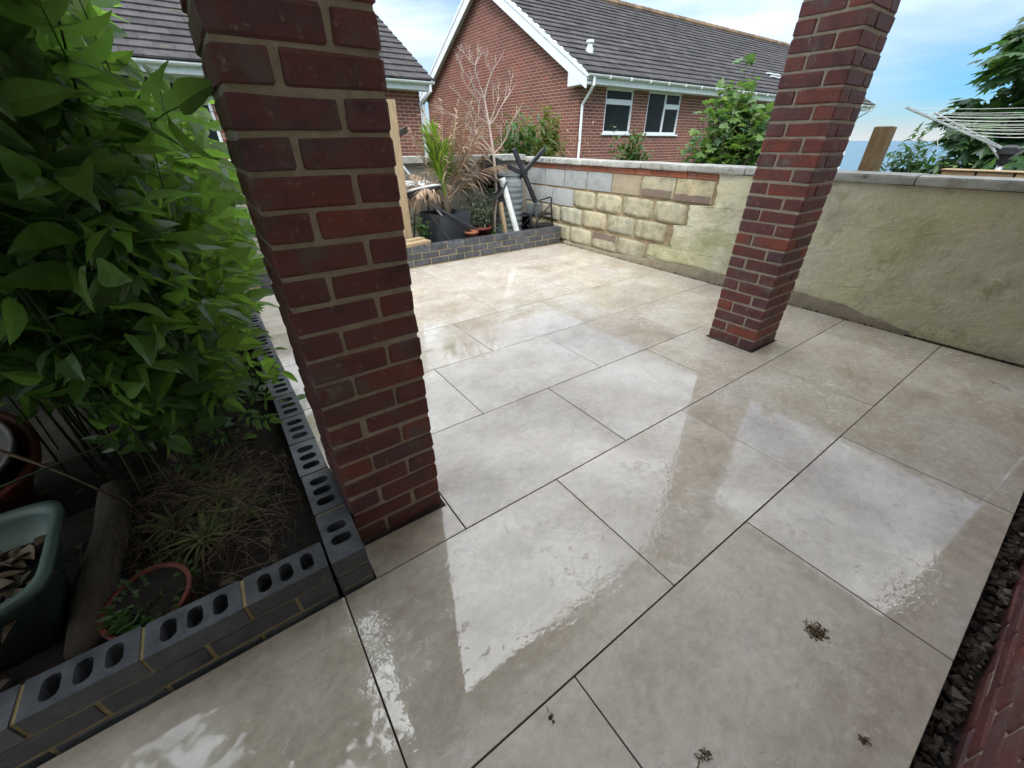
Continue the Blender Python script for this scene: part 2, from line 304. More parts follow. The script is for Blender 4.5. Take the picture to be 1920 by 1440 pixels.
def chamfer(name, sx, sy, sz, c=.004, jit=.0, seed=0, holes=False):
    """box centred in xy, z from 0 to sz, chamfered edges, a little uneven"""
    bm = bmesh.new(); bmesh.ops.create_cube(bm, size=1)
    for v in bm.verts: v.co = Vector((v.co.x*sx, v.co.y*sy, (v.co.z+.5)*sz))
    bmesh.ops.bevel(bm, geom=list(bm.edges), offset=c, segments=1, affect='EDGES', profile=.5)
    rr = random.Random(seed)
    for v in bm.verts: v.co += Vector((rr.uniform(-jit,jit), rr.uniform(-jit,jit), rr.uniform(-jit,jit)))
    me = bpy.data.meshes.new(name); bm.to_mesh(me); bm.free(); return me
def rough_block(name, sx, sy, sz, c, jit, seed, cuts=2):
    """block with worn, rounded, pitted edges (front = -x)"""
    bm = bmesh.new(); bmesh.ops.create_cube(bm, size=1)
    for v in bm.verts: v.co = Vector((v.co.x*sx, v.co.y*sy, v.co.z*sz))
    bmesh.ops.subdivide_edges(bm, edges=list(bm.edges), cuts=cuts, use_grid_fill=True)
    for v in bm.verts:
        d = Vector((seed*3.7, seed*1.3, seed*.7)); p = v.co*9+d
        n = mnoise.noise_vector(p)
        ey = abs(v.co.y)/(sy/2); ez = abs(v.co.z)/(sz/2)
        if v.co.x < -sx*.3:
            e = max(ey, ez); corner = (ey > .95)+(ez > .95)
            v.co.x += .004*(e > .95)+.004*(corner == 2); v.co.x += n.x*jit*.9
            if ey > .95: v.co.y -= math.copysign(c*.5*(1+n.y), v.co.y)
            if ez > .95: v.co.z -= math.copysign(c*.5*(1+n.z), v.co.z)
            if corner == 2: v.co.y -= math.copysign(c*.7*(1+n.z), v.co.y); v.co.z -= math.copysign(c*.5*(1+n.y), v.co.z)
    me = bpy.data.meshes.new(name); bm.to_mesh(me); bm.free()
    me.polygons.foreach_set('use_smooth', [cuts > 3]*len(me.polygons)); return me
def slot(cx, cy, w, l, n=4):
    """rounded slot outline, long axis in x"""
    pts = []; r = min(w, l)/2*.85
    for (qx, qy, a0) in ((cx+l/2-r, cy+w/2-r, 0), (cx-l/2+r, cy+w/2-r, 90), (cx-l/2+r, cy-w/2+r, 180), (cx+l/2-r, cy-w/2+r, 270)):
        for k in range(n-1):
            a = R(a0+90*k/(n-2)); pts.append((qx+r*math.cos(a), qy+r*math.sin(a)))
    return pts
def holed_brick(name, ns=3):
    """perforated brick: x = 102 width, y = 215 length, three slots through the top"""
    W, Lh, H = .1025, .215, .065; m = MB()
    o = [(-W/2,-Lh/2), (W/2,-Lh/2), (W/2,Lh/2), (-W/2,Lh/2)]
    hs = [slot(0, (k-(ns-1)/2)*.058, .036, .064) for k in range(ns)]
    loops = [[Vector((x,y,H)) for x,y in o]]+[[Vector((x,y,H)) for x,y in reversed(h)] for h in hs]
    flat = [p for l in loops for p in l]; m.v += [tuple(p) for p in flat]
    for t in tessellate_polygon(loops):
        a, b, c = (flat[k] for k in t); nz = (b-a).cross(c-a).z
        m.f.append(tuple(t) if nz > 0 else tuple(reversed(t)))
    i = len(m.v); m.v += [(x,y,0) for x,y in o]+[(x,y,H) for x,y in o]
    for k in range(4): m.f.append((i+k, i+(k+1)%4, i+4+(k+1)%4, i+4+k))
    for h in hs:
        i = len(m.v); n = len(h); m.v += [(x,y,H) for x,y in h]+[(x,y,.006) for x,y in h]
        for k in range(n): m.f.append((i+k, i+n+k, i+n+(k+1)%n, i+(k+1)%n))
        m.f.append(tuple(i+n+k for k in range(n)))
    return m.mesh(name)

BR = [chamfer('brick', .2150-.001, .1025-.001, .065-.001, .0055, .0024, s) for s in range(10)]     # long axis x
ENG = [chamfer('brick', .1025, .215, .065, .0025, .0005, s) for s in range(4)]                     # long axis y
ENGH = [holed_brick('brick')]
ENGH2 = [holed_brick('brick', 2)]
for me in BR: setm(me, 'pillar_brick')
for me in ENG+ENGH+ENGH2: setm(me, 'engineering_brick')

# ================================================================== the setting
def terrain(x, y):
    z = -.075
    if x > 5: z -= .11*(x-5)+.00012*(x-5)**2
    return max(z, -40)
xs = [-400,-150,-60,-25,-10,-4,-2,0,2,4,5,6.5,8,10,13,17,22,30,45,70,110,160,230,300]; ys = [-500,-200,-90,-40,-18,-8,-3,0,3,6,10,16,25,50,120,300,600]
g = MB()
for y in ys:
    for x in xs: g.v.append((x, y, terrain(x, y)))
nx = len(xs)
for j in range(len(ys)-1):
    for i in range(nx-1): g.f.append((j*nx+i, j*nx+i+1, (j+1)*nx+i+1, (j+1)*nx+i))
tag(part('ground', g, 'grass_field', smooth=True), None, None, kind='structure')
s = MB(); s.quads([(60,-30000,-25),(40000,-30000,-25),(40000,30000,-25),(60,30000,-25)])
tag(part('sea', s, 'sea_water'), None, None, kind='structure')

# patio: bedding plus slabs
PX, PY, X1, Y1 = .905, .600, 4.035, 3.525
bed = MB(); bed.box((-2.4,-1.195,-.08), (X1-.01,-.004,-.0075)); bed.box((.106,-.004,-.08), (X1-.01,Y1-.01,-.0075))
patio = tag(part('patio', bed, 'dark_gap'), None, None, kind='structure')
rs = random.Random(3)
for k in range(-2, 6):
    y0, y1 = k*PY, min((k+1)*PY, Y1)
    off = 0 if k % 2 else .5
    xlo = -2.4 if k < 0 else .104
    i = -5
    while True:
        x0 = (i+off)*PX; x1 = x0+PX; i += 1
        if x0 >= X1-.02: break
        a, b = max(x0, xlo), min(x1, X1)
        if b-a < .03: continue
        g2 = .0022
        w, h = b-a-2*g2 if b < X1 else b-a-g2, y1-y0-2*g2
        me = chamfer('paving_slab', w, h, .020, .0012)
        # a few inner cuts so that every slab lies a hair out of true
        part('paving_slab', me, 'wet_slab', patio, ((a+b)/2, (y0+y1)/2, -.020+rs.uniform(-.0006,.0004)), (R(rs.uniform(-.12,.12)), R(rs.uniform(-.10,.10)), 0))

# ================================================================== brick pillars
def pillar(x0, y0, top, label, flip, seed):
    S = .3275; t = thing('brick_pillar', (x0+S/2, y0+S/2, 0), label, 'pillar')
    core = MB().box((x0+.0055,y0+.0055,.0005), (x0+S-.0055,y0+S-.0055,top)); part('mortar', core, 'mortar', t)
    ring = MB().box((x0-.012,y0-.012,-.004), (x0+S+.012,y0+S+.012,.0025)); part('base_joint', ring, 'dark_gap', t)
    rr = random.Random(seed); n = int(top/.075)
    for c in range(n):
        z = .006+c*.075
        p = [(x0+.1075, y0+.05125, 0), (x0+S-.05125, y0+.1075, 90), (x0+S-.1075, y0+S-.05125, 180), (x0+.05125, y0+S-.1075, 270)]
        if (c+flip) % 2: p = [(2*x0+S-q[0], q[1], q[2]) for q in p]
        for (x, y, a) in p:
            part('brick', rr.choice(BR), None, t, (x+rr.uniform(-.0015,.0015), y+rr.uniform(-.0015,.0015), z), (0, 0, R(a+rr.choice((0,180))+rr.uniform(-.5,.5))))
    return t
pillar(2.822, .142, 2.5, 'red brick pillar on the open patio in front of the stained boundary wall', 0, 5)
pillar(.104, .160, 2.5, 'dark shaded brick pillar beside the planted bed with the blue brick edging', 1, 9)

# ================================================================== porch roof and house wall behind the camera
t = thing('porch_roof', (1, -.4, 2.5), 'lean-to porch roof, milky sheets added for light and boards for shade, carried on the two brick pillars', 'roof')
part('front_beam', MB().box((-2.6,.30,2.5), (4.0,.46,2.60)), 'soffit', t)
part('wall_plate', MB().box((-2.6,-1.27,2.52), (4.0,-1.20,2.60)), 'soffit', t)
part('end_beam', MB().box((3.93,-1.20,2.5), (4.0,.30,2.60)), 'soffit', t)
for k in range(11): part('added_shade_board' if k < 4 else 'added_light_sheet', MB().box((-2.6+k*.6,-1.27,2.602), (-2.6+k*.6+.594,.50,2.612)), 'weathered_timber' if k < 4 else 'added_milky_sheet', t)  # unseen sheets added to brighten the slabs, boards added to darken the bed
t = thing('house_wall', (1, -1.27, -.1), 'red brick house wall at the bottom right edge of the patio', 'wall')
part('mortar', MB().box((-3.4,-1.6,-.2), (4.1,-1.276,2.9)), 'mortar', t)
rr = random.Random(2)
for c in range(16):
    z = -.085+c*.075
    for k in range(-4 if c > 9 else 0, 18):
        x = .2+k*.225+(.1125 if c % 2 else 0)
        if x > 3.98: continue
        part('brick', rr.choice(BR), None, t, (x, -1.27-.05125, z), (0, 0, R(rr.uniform(-.4,.4)+180*rr.randint(0,1))))

# ================================================================== blue brick edgings
def edging(name, runs, label, zt, seed):
    t = thing(name, (runs[0][0][0], runs[0][0][1], 0), label, 'edging')
    rr = random.Random(seed); mort = MB()
    for (p, d, n, first) in runs:            # p: start (outer corner line), d: 'x-' / 'y+' ..., n bricks
        for c in range(3):
            z = zt-.065-c*.075
            o = (c % 2)*.1125
            for k in range(n):
                s0 = k*.225+o; cx = s0+.1075
                top = c == 0
                me = (ENGH2[0] if (top and first and k == 0) else ENGH[0]) if top else rr.choice(ENG)
                j = rr.uniform(-.002,.002)
                if d == 'y+': part('brick', me, None, t, (p[0]-.05125+j, p[1]+cx, z+rr.uniform(-.001,.001)), (0, 0, R(rr.uniform(-.6,.6))))
                if d == 'x-': part('brick', me, None, t, (p[0]-cx, p[1]+.05125+j, z+rr.uniform(-.001,.001)), (0, 0, R(90+rr.uniform(-.6,.6))))
            if o:   # half brick closing the stagger
                hb = bpy.data.meshes.get('half_brick') or chamfer('half_brick', .1025, .1025, .065, .0025, .0005)
                setm(hb, 'engineering_brick')
                if d == 'y+': part('brick', hb, None, t, (p[0]-.05125, p[1]+.05125, z))
                if d == 'x-': part('brick', hb, None, t, (p[0]-.05125, p[1]+.05125, z))
        ln = n*.225
        if d == 'y+': mort.box((p[0]-.0985, p[1]+.004, zt-.235), (p[0]-.0045, p[1]+ln+.1, zt-.069)); [mort.box((p[0]-.0985, p[1]+(k+1)*.225-.0095, zt-.0688), (p[0]-.0045, p[1]+(k+1)*.225-.0005, zt-.004)) for k in range(n)]
        if d == 'x-': mort.box((p[0]-ln-.1, p[1]+.0045, zt-.235), (p[0]-.004, p[1]+.0985, zt-.069)); [mort.box((p[0]-(k+1)*.225+.0005, p[1]+.0045, zt-.0688), (p[0]-(k+1)*.225+.0095, p[1]+.0985, zt-.004)) for k in range(n)]
    part('mortar', mort, 'mortar_yellow', t); return t
edging('brick_edging', [((.100,.004), 'y+', 15, True), ((-.0125,.006), 'x-', 8, False)], 'low blue-black brick edging with open slots around the dark planted bed', .165, 3)
edging('brick_edging', [((4.03,3.535), 'x-', 17, False)], 'blue-black brick edging of the cluttered bed along the back wall', .225, 4)

# soil of both beds
def soil(name, x0, x1, y0, y1, z, amp, seed):
    m = MB(); nx, ny = max(4, int((x1-x0)/.05)), max(4, int((y1-y0)/.05))
    for j in range(ny+1):
        for i in range(nx+1):
            x = x0+(x1-x0)*i/nx; y = y0+(y1-y0)*j/ny
            m.v.append((x, y, z+amp*mnoise.noise(Vector((x*4,y*4,seed)))+amp*.6*mnoise.noise(Vector((x*13,y*13,seed)))))
    for j in range(ny):
        for i in range(nx):
            k = j*(nx+1)+i; m.f.append((k, k+1, k+nx+2, k+nx+1))
    return tag(part(name, m, 'soil', smooth=True), None, None, kind='structure')
soil('bed_soil', -2.5, -.004, .110, 3.6, .075, .03, 1)
soil('bed_soil', .10, 4.09, 3.64, 4.45, .13, .03, 2)
soil('bed_soil', -2.5, .1, 3.6, 4.45, .10, .03, 5)

# ================================================================== boundary walls
t = thing('boundary_wall', (4.2, 1.5, -.1), 'stained cream garden wall with exposed blocks and red brick course beside the patio', 'wall')
part('mortar', MB().box((4.108,-1.27,-.15), (4.31,4.66,.992)), 'mortar_wall', t)
rows = [(.722,.928,[4.46,4.01,3.60,3.17,2.745,2.31,1.867,1.425]), (.490,.700,[4.46,4.24,3.83,3.40,2.985,2.547,2.088,1.668]),
        (.268,.478,[4.46,4.09,3.65,3.212,2.765,2.31,1.872]), (.030,.240,[4.46,4.30,3.86,3.416,2.996,2.548,2.104,1.66])]
for ri, (z0, z1, ys_) in enumerate(rows):
    for k in range(len(ys_)-1):
        ya, yb = ys_[k]-.008, ys_[k+1]+.008
        smooth_ = ri == 0
        mat_ = ('grey_block' if k < 4 else 'smooth_block') if smooth_ else ('grey_block' if (ri == 1 and k < 3) else 'stone_block')
        if ri == 0 and k >= 5: mat_ = 'stone_block'
        c = .004 if mat_ != 'stone_block' or ri == 0 else .015
        me = rough_block('block', .16, ya-yb, z1-z0, c, .006 if c > .01 else .0015, ri*10+k, 4 if c > .01 else 2)
        part('block', me, mat_, t, (4.172+(0 if c < .01 else rs.uniform(-.006,.004)), (ya+yb)/2, (z0+z1)/2))
for (ya, yb, z0, z1) in ((2.29,1.90,.735,.80), (1.845,1.45,.725,.785), (2.97,2.57,.165,.232)):    # faces that have broken away
    m = MB(); n = 14
    for i in range(n+1):
        f = i/n; y = ya+(yb-ya)*f; wz = .012*mnoise.noise(Vector((y*14,z1*9,0)))
        m.v += [(4.0865,y,z0), (4.0865,y,z1+wz), (4.098,y,z0-.004), (4.098,y,z1+wz+.006)]
    for i in range(n):
        a = i*4; m.f += [(a,a+1,a+5,a+4), (a+1,a+3,a+7,a+5), (a+2,a,a+4,a+6)]
    part('bare_patch', m, 'bare_patch', t)
rb = [4.44,4.07,3.765,3.52,3.29,3.08,2.847,2.645,2.42,2.20,1.98,1.755,1.652,1.424]
for k in range(len(rb)-1):
    me = chamfer('brick', .10, rb[k]-rb[k+1]-.010, .058, .004, .0015, k); part('brick', me, 'old_red_brick', t, (4.150+rs.uniform(-.003,.003), (rb[k]+rb[k+1])/2, .934))
cb = [4.68,4.16,3.765,3.534,3.25,2.886,2.323,1.74,1.165,.57,-.03,-.64,-1.268]
for k in range(len(cb)-1):
    me = rough_block('coping_stone', .29, cb[k]-cb[k+1]-.006, .064, .005, .004, 40+k, 3)
    part('coping_stone', me, 'coping_stone', t, (4.195+rs.uniform(-.004,.004), (cb[k]+cb[k+1])/2, 1.026), (R(rs.uniform(-.4,.4)), R(rs.uniform(-.6,.6)), 0))
def edge(z):
    e = 1.405 if z > .706 else 1.645 if z > .482 else 1.80 if z > .25 else 2.085
    return e+.03*mnoise.noise(Vector((z*7, 3.3, 0)))+.018*mnoise.noise(Vector((z*27, 1.3, 0)))
m = MB(); NY, NZ = 180, 70; idx = {}
def rx(y, z): return 4.086+.013*mnoise.noise(Vector((y*2.2, z*2.2, 4)))+.007*mnoise.noise(Vector((y*6, z*6, 1)))+.0035*mnoise.noise(Vector((y*16, z*16, 1)))+.0018*mnoise.noise(Vector((y*37, z*37, 2)))
for j in range(NZ+1):
    z = .0+.992*j/NZ; e = edge(z)
    for i in range(NY+1):
        y = -1.268+(e+1.268)*i/NY; bot = .016 if z < .1-.02*mnoise.noise(Vector((y*3,0,0))) and y > .1 else 0
        idx[i,j] = len(m.v); m.v.append((rx(y, z)+bot+(.018 if i == NY else 0), y, z))
for j in range(NZ):
    for i in range(NY): m.f.append((idx[i,j], idx[i,j+1], idx[i+1,j+1], idx[i+1,j]))
part('render_coat', m, 'wall_render', t, smooth=True)
# rough concrete footing left bare along the foot of the wall
m = MB(); n = 90
for i in range(n+1):
    y = 3.5-3.9*i/n; h = .035+.075*max(0, min(1, (2.6-y)/1.2))*max(0, min(1, (y+.35)/.5))+.012*mnoise.noise(Vector((y*7,0,0))); d = .006*mnoise.noise(Vector((y*11,5,0)))
    m.v += [(4.066+d,y,-.07), (4.072+d,y,h-.012), (4.090,y,h), (4.12,y,h)]
for i in range(n):
    for q in range(3): a = i*4+q; m.f.append((a, a+4, a+5, a+1))
part('footing', m, 'concrete_footing', t, smooth=True)

t = thing('back_wall', (1, 4.55, -.1), 'grey rendered garden wall behind the potted palm and barrel', 'wall')
part('render_coat', MB().box((-4.5,4.455,-.15), (4.107,4.65,1.02)), 'grey_render', t)
x = 4.04; k = 0
while x > -4.5:
    w = rs.choice((.45,.58,.6,.4)); me = rough_block('coping_stone', w-.008, .29, .07, .005, .003, 70+k, 2)
    part('coping_stone', me, 'coping_stone', t, (x-w/2, 4.545, 1.056+rs.uniform(-.002,.002)), (R(rs.uniform(-.5,.5)), 0, 0)); x -= w; k += 1

# rubble in the gaps
ro = [bpy.data.meshes.new('stone') for _ in range(1)]
def rubble(name, pts, label):
    m = MB()
    for (x, y, z, s) in pts:
        i = len(m.v); q = Euler((rs.uniform(0,6),rs.uniform(0,6),rs.uniform(0,6))).to_matrix()
        for d in ((1,0,0),(-1,0,0),(0,1,0),(0,-1,0),(0,0,1),(0,0,-1)):
            m.v.append(tuple(Vector((x,y,z))+q @ (Vector(d)*s*rs.uniform(.6,1.3))))
        m.f += [tuple(i+k for k in f) for f in ((0,2,4),(2,1,4),(1,3,4),(3,0,4),(2,0,5),(1,2,5),(3,1,5),(0,3,5))]
    o = part(name, m, 'rubble'); tag(o, label, 'rubble', kind='stuff')
rubble('rubble', [(rs.uniform(.4,3.9), rs.uniform(-1.262,-1.205), -.068+rs.uniform(0,.03), rs.choice((.006,.009,.014,.02))) for _ in range(900)], 'dark wet rubble in the gap along the house wall')
rubble('rubble', [(rs.uniform(4.04,4.068), rs.uniform(-1.2,3.5), -.03+rs.uniform(0,.035), rs.choice((.005,.008,.012))) for _ in range(420)], 'small stones and grit along the foot of the garden wall')
part('gap_soil', MB().box((.1,-1.275,-.12),(4.1,-1.196,-.07)), 'dark_gap')['kind'] = 'structure'

# ================================================================== houses beyond the wall
UB = MB().box((-.5,-.5,-.5), (.5,.5,.5)).mesh('brick'); setm(UB, 'house_brick')
UT = MB().box((-.5,-.5,-.5), (.5,.5,.5)).mesh('roof_tile'); setm(UT, 'roof_tile')
def pieces(name, me, mat_, parent, items, cap=300):
    """items: (centre, size, matrix3); the largest-looking become parts, the rest one joined part"""
    items = sorted(items, key=lambda it: (it[0]-CAM).length)
    for c, sz, rot in items[:cap]:
        part(name, me, None, parent, c, rot.to_euler() if rot else None, sz)
    rest = items[cap:]
    if rest:
        m = MB()
        for c, sz, rot in rest:
            h = [Vector((a*sz[0]/2, b*sz[1]/2, d*sz[2]/2)) for a, b, d in ((-1,-1,-1),(1,-1,-1),(1,1,-1),(-1,1,-1),(-1,-1,1),(1,-1,1),(1,1,1),(-1,1,1))]
            m.hexa([c+(rot @ p if rot else p) for p in h])
        part(name, m, mat_, parent, kind='stuff')
def brick_face(out, axis, fixed, a0, a1, z0, z1, holes=(), limit=None, seed=0):
    """bricks on a wall plane; axis 'x' runs along x at y = fixed, 'y' along y at x = fixed"""
    c = 0; z = z0; rr = random.Random(seed)
    while z+.065 <= z1:
        a = a0-(.1125 if c % 2 else 0)
        while a < a1:
            b0, b1 = max(a, a0), min(a+.211, a1); a += .225
            if b1-b0 < .012: continue
            mid = (b0+b1)/2
            if any(b1 > h[0] and b0 < h[1] and z+.065 > h[2] and z < h[3] for h in holes):
                cut = [h for h in holes if b1 > h[0] and b0 < h[1] and z+.065 > h[2] and z < h[3]][0]
                if b0 < cut[0]-.006: b1 = cut[0]
                elif b1 > cut[1]+.006: b0 = cut[1]
                else: continue
            mid = (b0+b1)/2
            if limit and z+.07 > limit(mid): continue
            p = Vector((mid, fixed, z+.0325)) if axis == 'x' else Vector((fixed, mid, z+.0325))
            sz = (b1-b0, .02, .061) if axis == 'x' else (.02, b1-b0, .061)
            out.append((p, sz, None))
        c += 1; z += .075
def window(parent, x0, x1, z0, z1, yf, mull, transom):
    w = thing('window', ((x0+x1)/2, yf, z0), None, None); w.parent = parent; w.location = BASE[w]-BASE[parent]
    f = MB(); b = .055; y0, y1 = yf+.02, yf+.09
    f.box((x0,y0,z0),(x0+b,y1,z1)); f.box((x1-b,y0,z0),(x1,y1,z1)); f.box((x0+b,y0,z0),(x1-b,y1,z0+b)); f.box((x0+b,y0,z1-b),(x1-b,y1,z1))
    for mx_ in mull: f.box((mx_-.035,y0,z0+b),(mx_+.035,y1,z1-b))
    for (ta, tb, tz) in transom: f.box((ta,y0-.006,tz-.06),(tb,y1,tz+.06))
    part('frame', f, 'white_plastic', w)
    xs_ = [x0+b]+[q for mx_ in mull for q in (mx_-.035, mx_+.035)]+[x1-b]
    for k in range(0, len(xs_), 2):
        zz = [z0+b, z1-b]
        for (ta, tb, tz) in transom:
            if ta <= xs_[k]+.01 and tb >= xs_[k+1]-.01: zz = [z0+b, tz-.06, tz+.06, z1-b]
        for q in range(0, len(zz), 2): part('pane', MB().box((xs_[k],yf+.05,zz[q]),(xs_[k+1],yf+.056,zz[q+1])), 'window_glass', w)
    part('sill', MB().box((x0-.06,yf-.05,z0-.04),(x1+.06,yf+.09,z0-.002)), 'white_plastic', w)
def roof_side(out, x0, x1, ye, ze, yr, zr, gauge=.30, tw=.33):
    d = Vector((0, yr-ye, zr-ze)); Ln = d.length; d.normalize(); n = int(round(Ln/gauge)); gauge = Ln/n
    nrm = Vector((0, -d.z, d.y))
    if nrm.z < 0: nrm = -nrm
    rr = random.Random(int(x0*10))
    for k in range(n):
        x = x0-(tw/2 if k % 2 else 0)
        while x < x1:
            a, b = max(x, x0), min(x+tw, x1); x += tw
            if b-a < .04: continue
            tl = gauge+.06; tilt = R(5.2)
            dd = (d*math.cos(tilt)-nrm*math.sin(tilt)).normalized() ; nn = (nrm*math.cos(tilt)+d*math.sin(tilt)).normalized()
            low = Vector(((a+b)/2, ye, ze))+d*(k*gauge)+nrm*(.045+rr.uniform(-.002,.003))
            cpos = low+dd*tl/2-nn*.017
            rot = Matrix((Vector((1,0,0)), dd, nn)).transposed()
            out.append((cpos, (b-a-.004, tl, .034), rot))
def gutter(m, x0, x1, y, z, r=.058):
    n = 8
    for (xa, xb) in ((x0, x1),):
        i = len(m.v)
        for x in (xa, xb):
            for rr_ in (r, r-.008):
                for k in range(n+1):
                    a = math.pi+math.pi*k/n; m.v.append((x, y+rr_*math.cos(a), z+rr_*math.sin(a)))
        q = n+1
        for k in range(n):
            m.f.append((i+k, i+k+1, i+2*q+k+1, i+2*q+k)); m.f.append((i+q+k+1, i+q+k, i+3*q+k, i+3*q+k+1))
        m.f += [(i, i+2*q, i+3*q, i+q), (i+n, i+q+n, i+3*q+n, i+2*q+n)]
        for o_ in (0, 2*q):
            for k in range(n): m.f.append((i+o_+k, i+o_+q+k, i+o_+q+k+1, i+o_+k+1))

# --- main bungalow
HX0, HX1, HY0, HY1 = 8.655, 27.0, 8.27, 17.1
ER, EY, EZ, RY, RZ = .0, 7.86, 2.66, 12.68, 5.42
SL = (RZ-EZ)/(RY-EY)
t = thing('brick_bungalow', (17, 12, -2), 'red brick bungalow with a white-boarded gable and dark tiled roof beyond the wall', 'house')
wins = [(9.62,10.73,1.43,2.46), (11.37,12.93,1.42,2.47), (15.2,16.4,1.42,2.47), (18.1,19.5,1.42,2.47), (21.6,22.8,1.42,2.47)]
# mortar body with window openings cut as recesses
body = MB(); zT = 2.52
xs_ = [HX0]+[q for w in wins for q in w[:2]]+[HX1]
body.box((HX0,HY0,-3.5),(HX1,HY0+.25,1.36))
for k in range(0, len(xs_), 2): body.box((xs_[k],HY0,1.36),(xs_[k+1],HY0+.25,zT))
for w in wins: body.box((w[0],HY0,w[3]+.001),(w[1],HY0+.25,zT)); body.box((w[0],HY0+.12,1.361),(w[1],HY0+.25,w[3]))
# gable walls
for gx in (HX0, HX1-.25):
    i = len(body.v); z_ = lambda y: EZ-.06+SL*(min(y, 2*RY-y)-EY)
    for x in (gx, gx+.25):
        body.v += [(x,HY0+.251,-3.5),(x,HY1,-3.5),(x,HY1,z_(HY1)),(x,RY,RZ-.1),(x,HY0+.251,z_(HY0+.25))]
    body.f += [(i+4,i+3,i+2,i+1,i),(i+5,i+6,i+7,i+8,i+9)]+[(i+k,i+(k+1)%5,i+5+(k+1)%5,i+5+k) for k in range(5)]
part('mortar', body, 'house_mortar', t)
its = []
brick_face(its, 'x', HY0+.0055, HX0-.004, HX1, .48, zT-.02, [(w[0],w[1],w[2]-.04,w[3]+.0) for w in wins], None, 1)
brick_face(its, 'y', HX0+.0055, HY0+.01, HY1, .48, 5.3, (), lambda y: EZ-.10+SL*(min(y, 2*RY-y)-EY), 2)
brick_face(its, 'y', HX1-.0055, HY0+.01, HY0+1.2, .48, 2.5, (), None, 3)
pieces('brick', UB, 'house_brick', t, its)
window(t, 9.62, 10.73, 1.43, 2.46, HY0, [], [(9.62+.055,10.73-.055,2.16)])
window(t, 11.37, 12.93, 1.42, 2.47, HY0, [12.2], [(12.235,12.93-.055,2.13)])
for w in wins[2:]: window(t, w[0], w[1], w[2], w[3], HY0, [(w[0]+w[1])/2], [((w[0]+w[1])/2+.035,w[1]-.055,2.15)])
rf = MB()     # roof deck under the tiles
i = len(rf.v); ya, yb = EY, 2*RY-EY
for x in (HX0-.22, HX1+.30): rf.v += [(x,ya,EZ),(x,RY,RZ),(x,yb,EZ),(x,yb,EZ-.04),(x,RY,RZ-.08),(x,ya,EZ-.04)]
rf.f += [(i,i+1,i+4,i+5),(i+1,i+2,i+3,i+4),(i+6,i+11,i+10,i+7),(i+7,i+10,i+9,i+8)]+[(i+k,i+6+k,i+6+(k+1)%6,i+(k+1)%6) for k in range(6)]
roof = part('roof', rf, 'roof_tile', t)
rt = []; roof_side(rt, HX0-.25, HX1+.32, EY-.03, EZ+.0, RY, RZ); pieces('roof_tile', UT, 'roof_tile', roof, rt, 300)
m = MB(); x = HX0-.25
while x < HX1+.3: part('ridge_tile', MB().tube([(x,RY,RZ+.03),(x+.44,RY,RZ+.03)], [.125,.115], 8), 'ridge_tile', roof); x += .45
# white boards on the gable, boxed ends
for sgn in (1, -1):
    ye = RY-sgn*(RY-EY)
    for (nm, x0, x1, dz0, dz1) in (('bargeboard', HX0-.235, HX0-.20, -.30, -.05), ('verge_strip', HX0-.252, HX0-.19, -.05, .045)):
        m = MB(); p = [(ye-sgn*.03, EZ-sgn*0-.017), (RY, RZ)]
        m.hexa([(x0,p[0][0],p[0][1]+dz0),(x1,p[0][0],p[0][1]+dz0),(x1,p[1][0],p[1][1]+dz0),(x0,p[1][0],p[1][1]+dz0),(x0,p[0][0],p[0][1]+dz1),(x1,p[0][0],p[0][1]+dz1),(x1,p[1][0],p[1][1]+dz1),(x0,p[1][0],p[1][1]+dz1)])
        part(nm, m, 'white_plastic', t)
    m = MB(); p0, p1 = (ye, EZ-.06), (RY, RZ-.06)      # boarded underside of the verge
    m.hexa([(HX0-.2,p0[0],p0[1]-.10),(HX0+.02,p0[0],p0[1]-.10),(HX0+.02,p1[0],p1[1]-.10),(HX0-.2,p1[0],p1[1]-.10),(HX0-.2,p0[0],p0[1]-.08),(HX0+.02,p0[0],p0[1]-.08),(HX0+.02,p1[0],p1[1]-.08),(HX0-.2,p1[0],p1[1]-.08)])
    part('verge_soffit', m, 'weathered_white', t)
m = MB(); m.hexa([(HX0-.232,EY,EZ-.22),(HX0-.012,EY,EZ-.22),(HX0-.012,HY0+.22,EZ-.24),(HX0-.232,HY0+.22,EZ-.24),(HX0-.232,EY,EZ-.04),(HX0-.012,EY,EZ-.04),(HX0-.012,HY0+.22,EZ+.17),(HX0-.232,HY0+.22,EZ+.17)])
part('box_end', m, 'white_plastic', t)
part('fascia', MB().box((HX0,EY,EZ-.21),(HX1+.3,EY+.03,EZ-.045)), 'weathered_white', t)
part('eaves_soffit', MB().box((HX0,EY+.03,EZ-.205),(HX1+.2,HY0-.02,EZ-.185)), 'weathered_white', t)
m = MB(); gutter(m, HX0-.22, HX1+.35, EY-.065, EZ-.025)
gt = part('gutter', m, 'weathered_white', t, smooth=False)
for k in range(24): part('gutter_bracket', MB().box((HX0+.5+k*.78,EY-.128,EZ-.09),(HX0+.53+k*.78,EY-.001,EZ-.02)), 'white_plastic', gt)
part('downpipe', MB().tube([(8.66,EY-.065,EZ-.08),(8.66,EY-.065,EZ-.24),(8.715,EY+.1,EZ-.36),(8.73,HY0-.05,EZ-.62),(8.73,HY0-.05,.2),(8.73,HY0-.05,-1.5)], .036, 8), 'white_plastic', t)
part('downpipe', MB().tube([(HX1-.1,EY-.065,EZ-.08),(HX1-.1,EY-.065,EZ-.2),(HX1-.15,HY0-.05,EZ-.5),(HX1-.15,HY0-.05,-1.5)], .036, 8), 'white_plastic', t)
def roofz(y): return EZ+SL*(y-EY)
for (x, y) in ((9.35,8.75),): part('roof_vent', MB().lathe([(.1,-.02),(.1,.1),(.07,.1),(.07,.2),(.1,.2),(.1,.26)], (x,y,roofz(y)+.03), 10), 'weathered_white', roof)
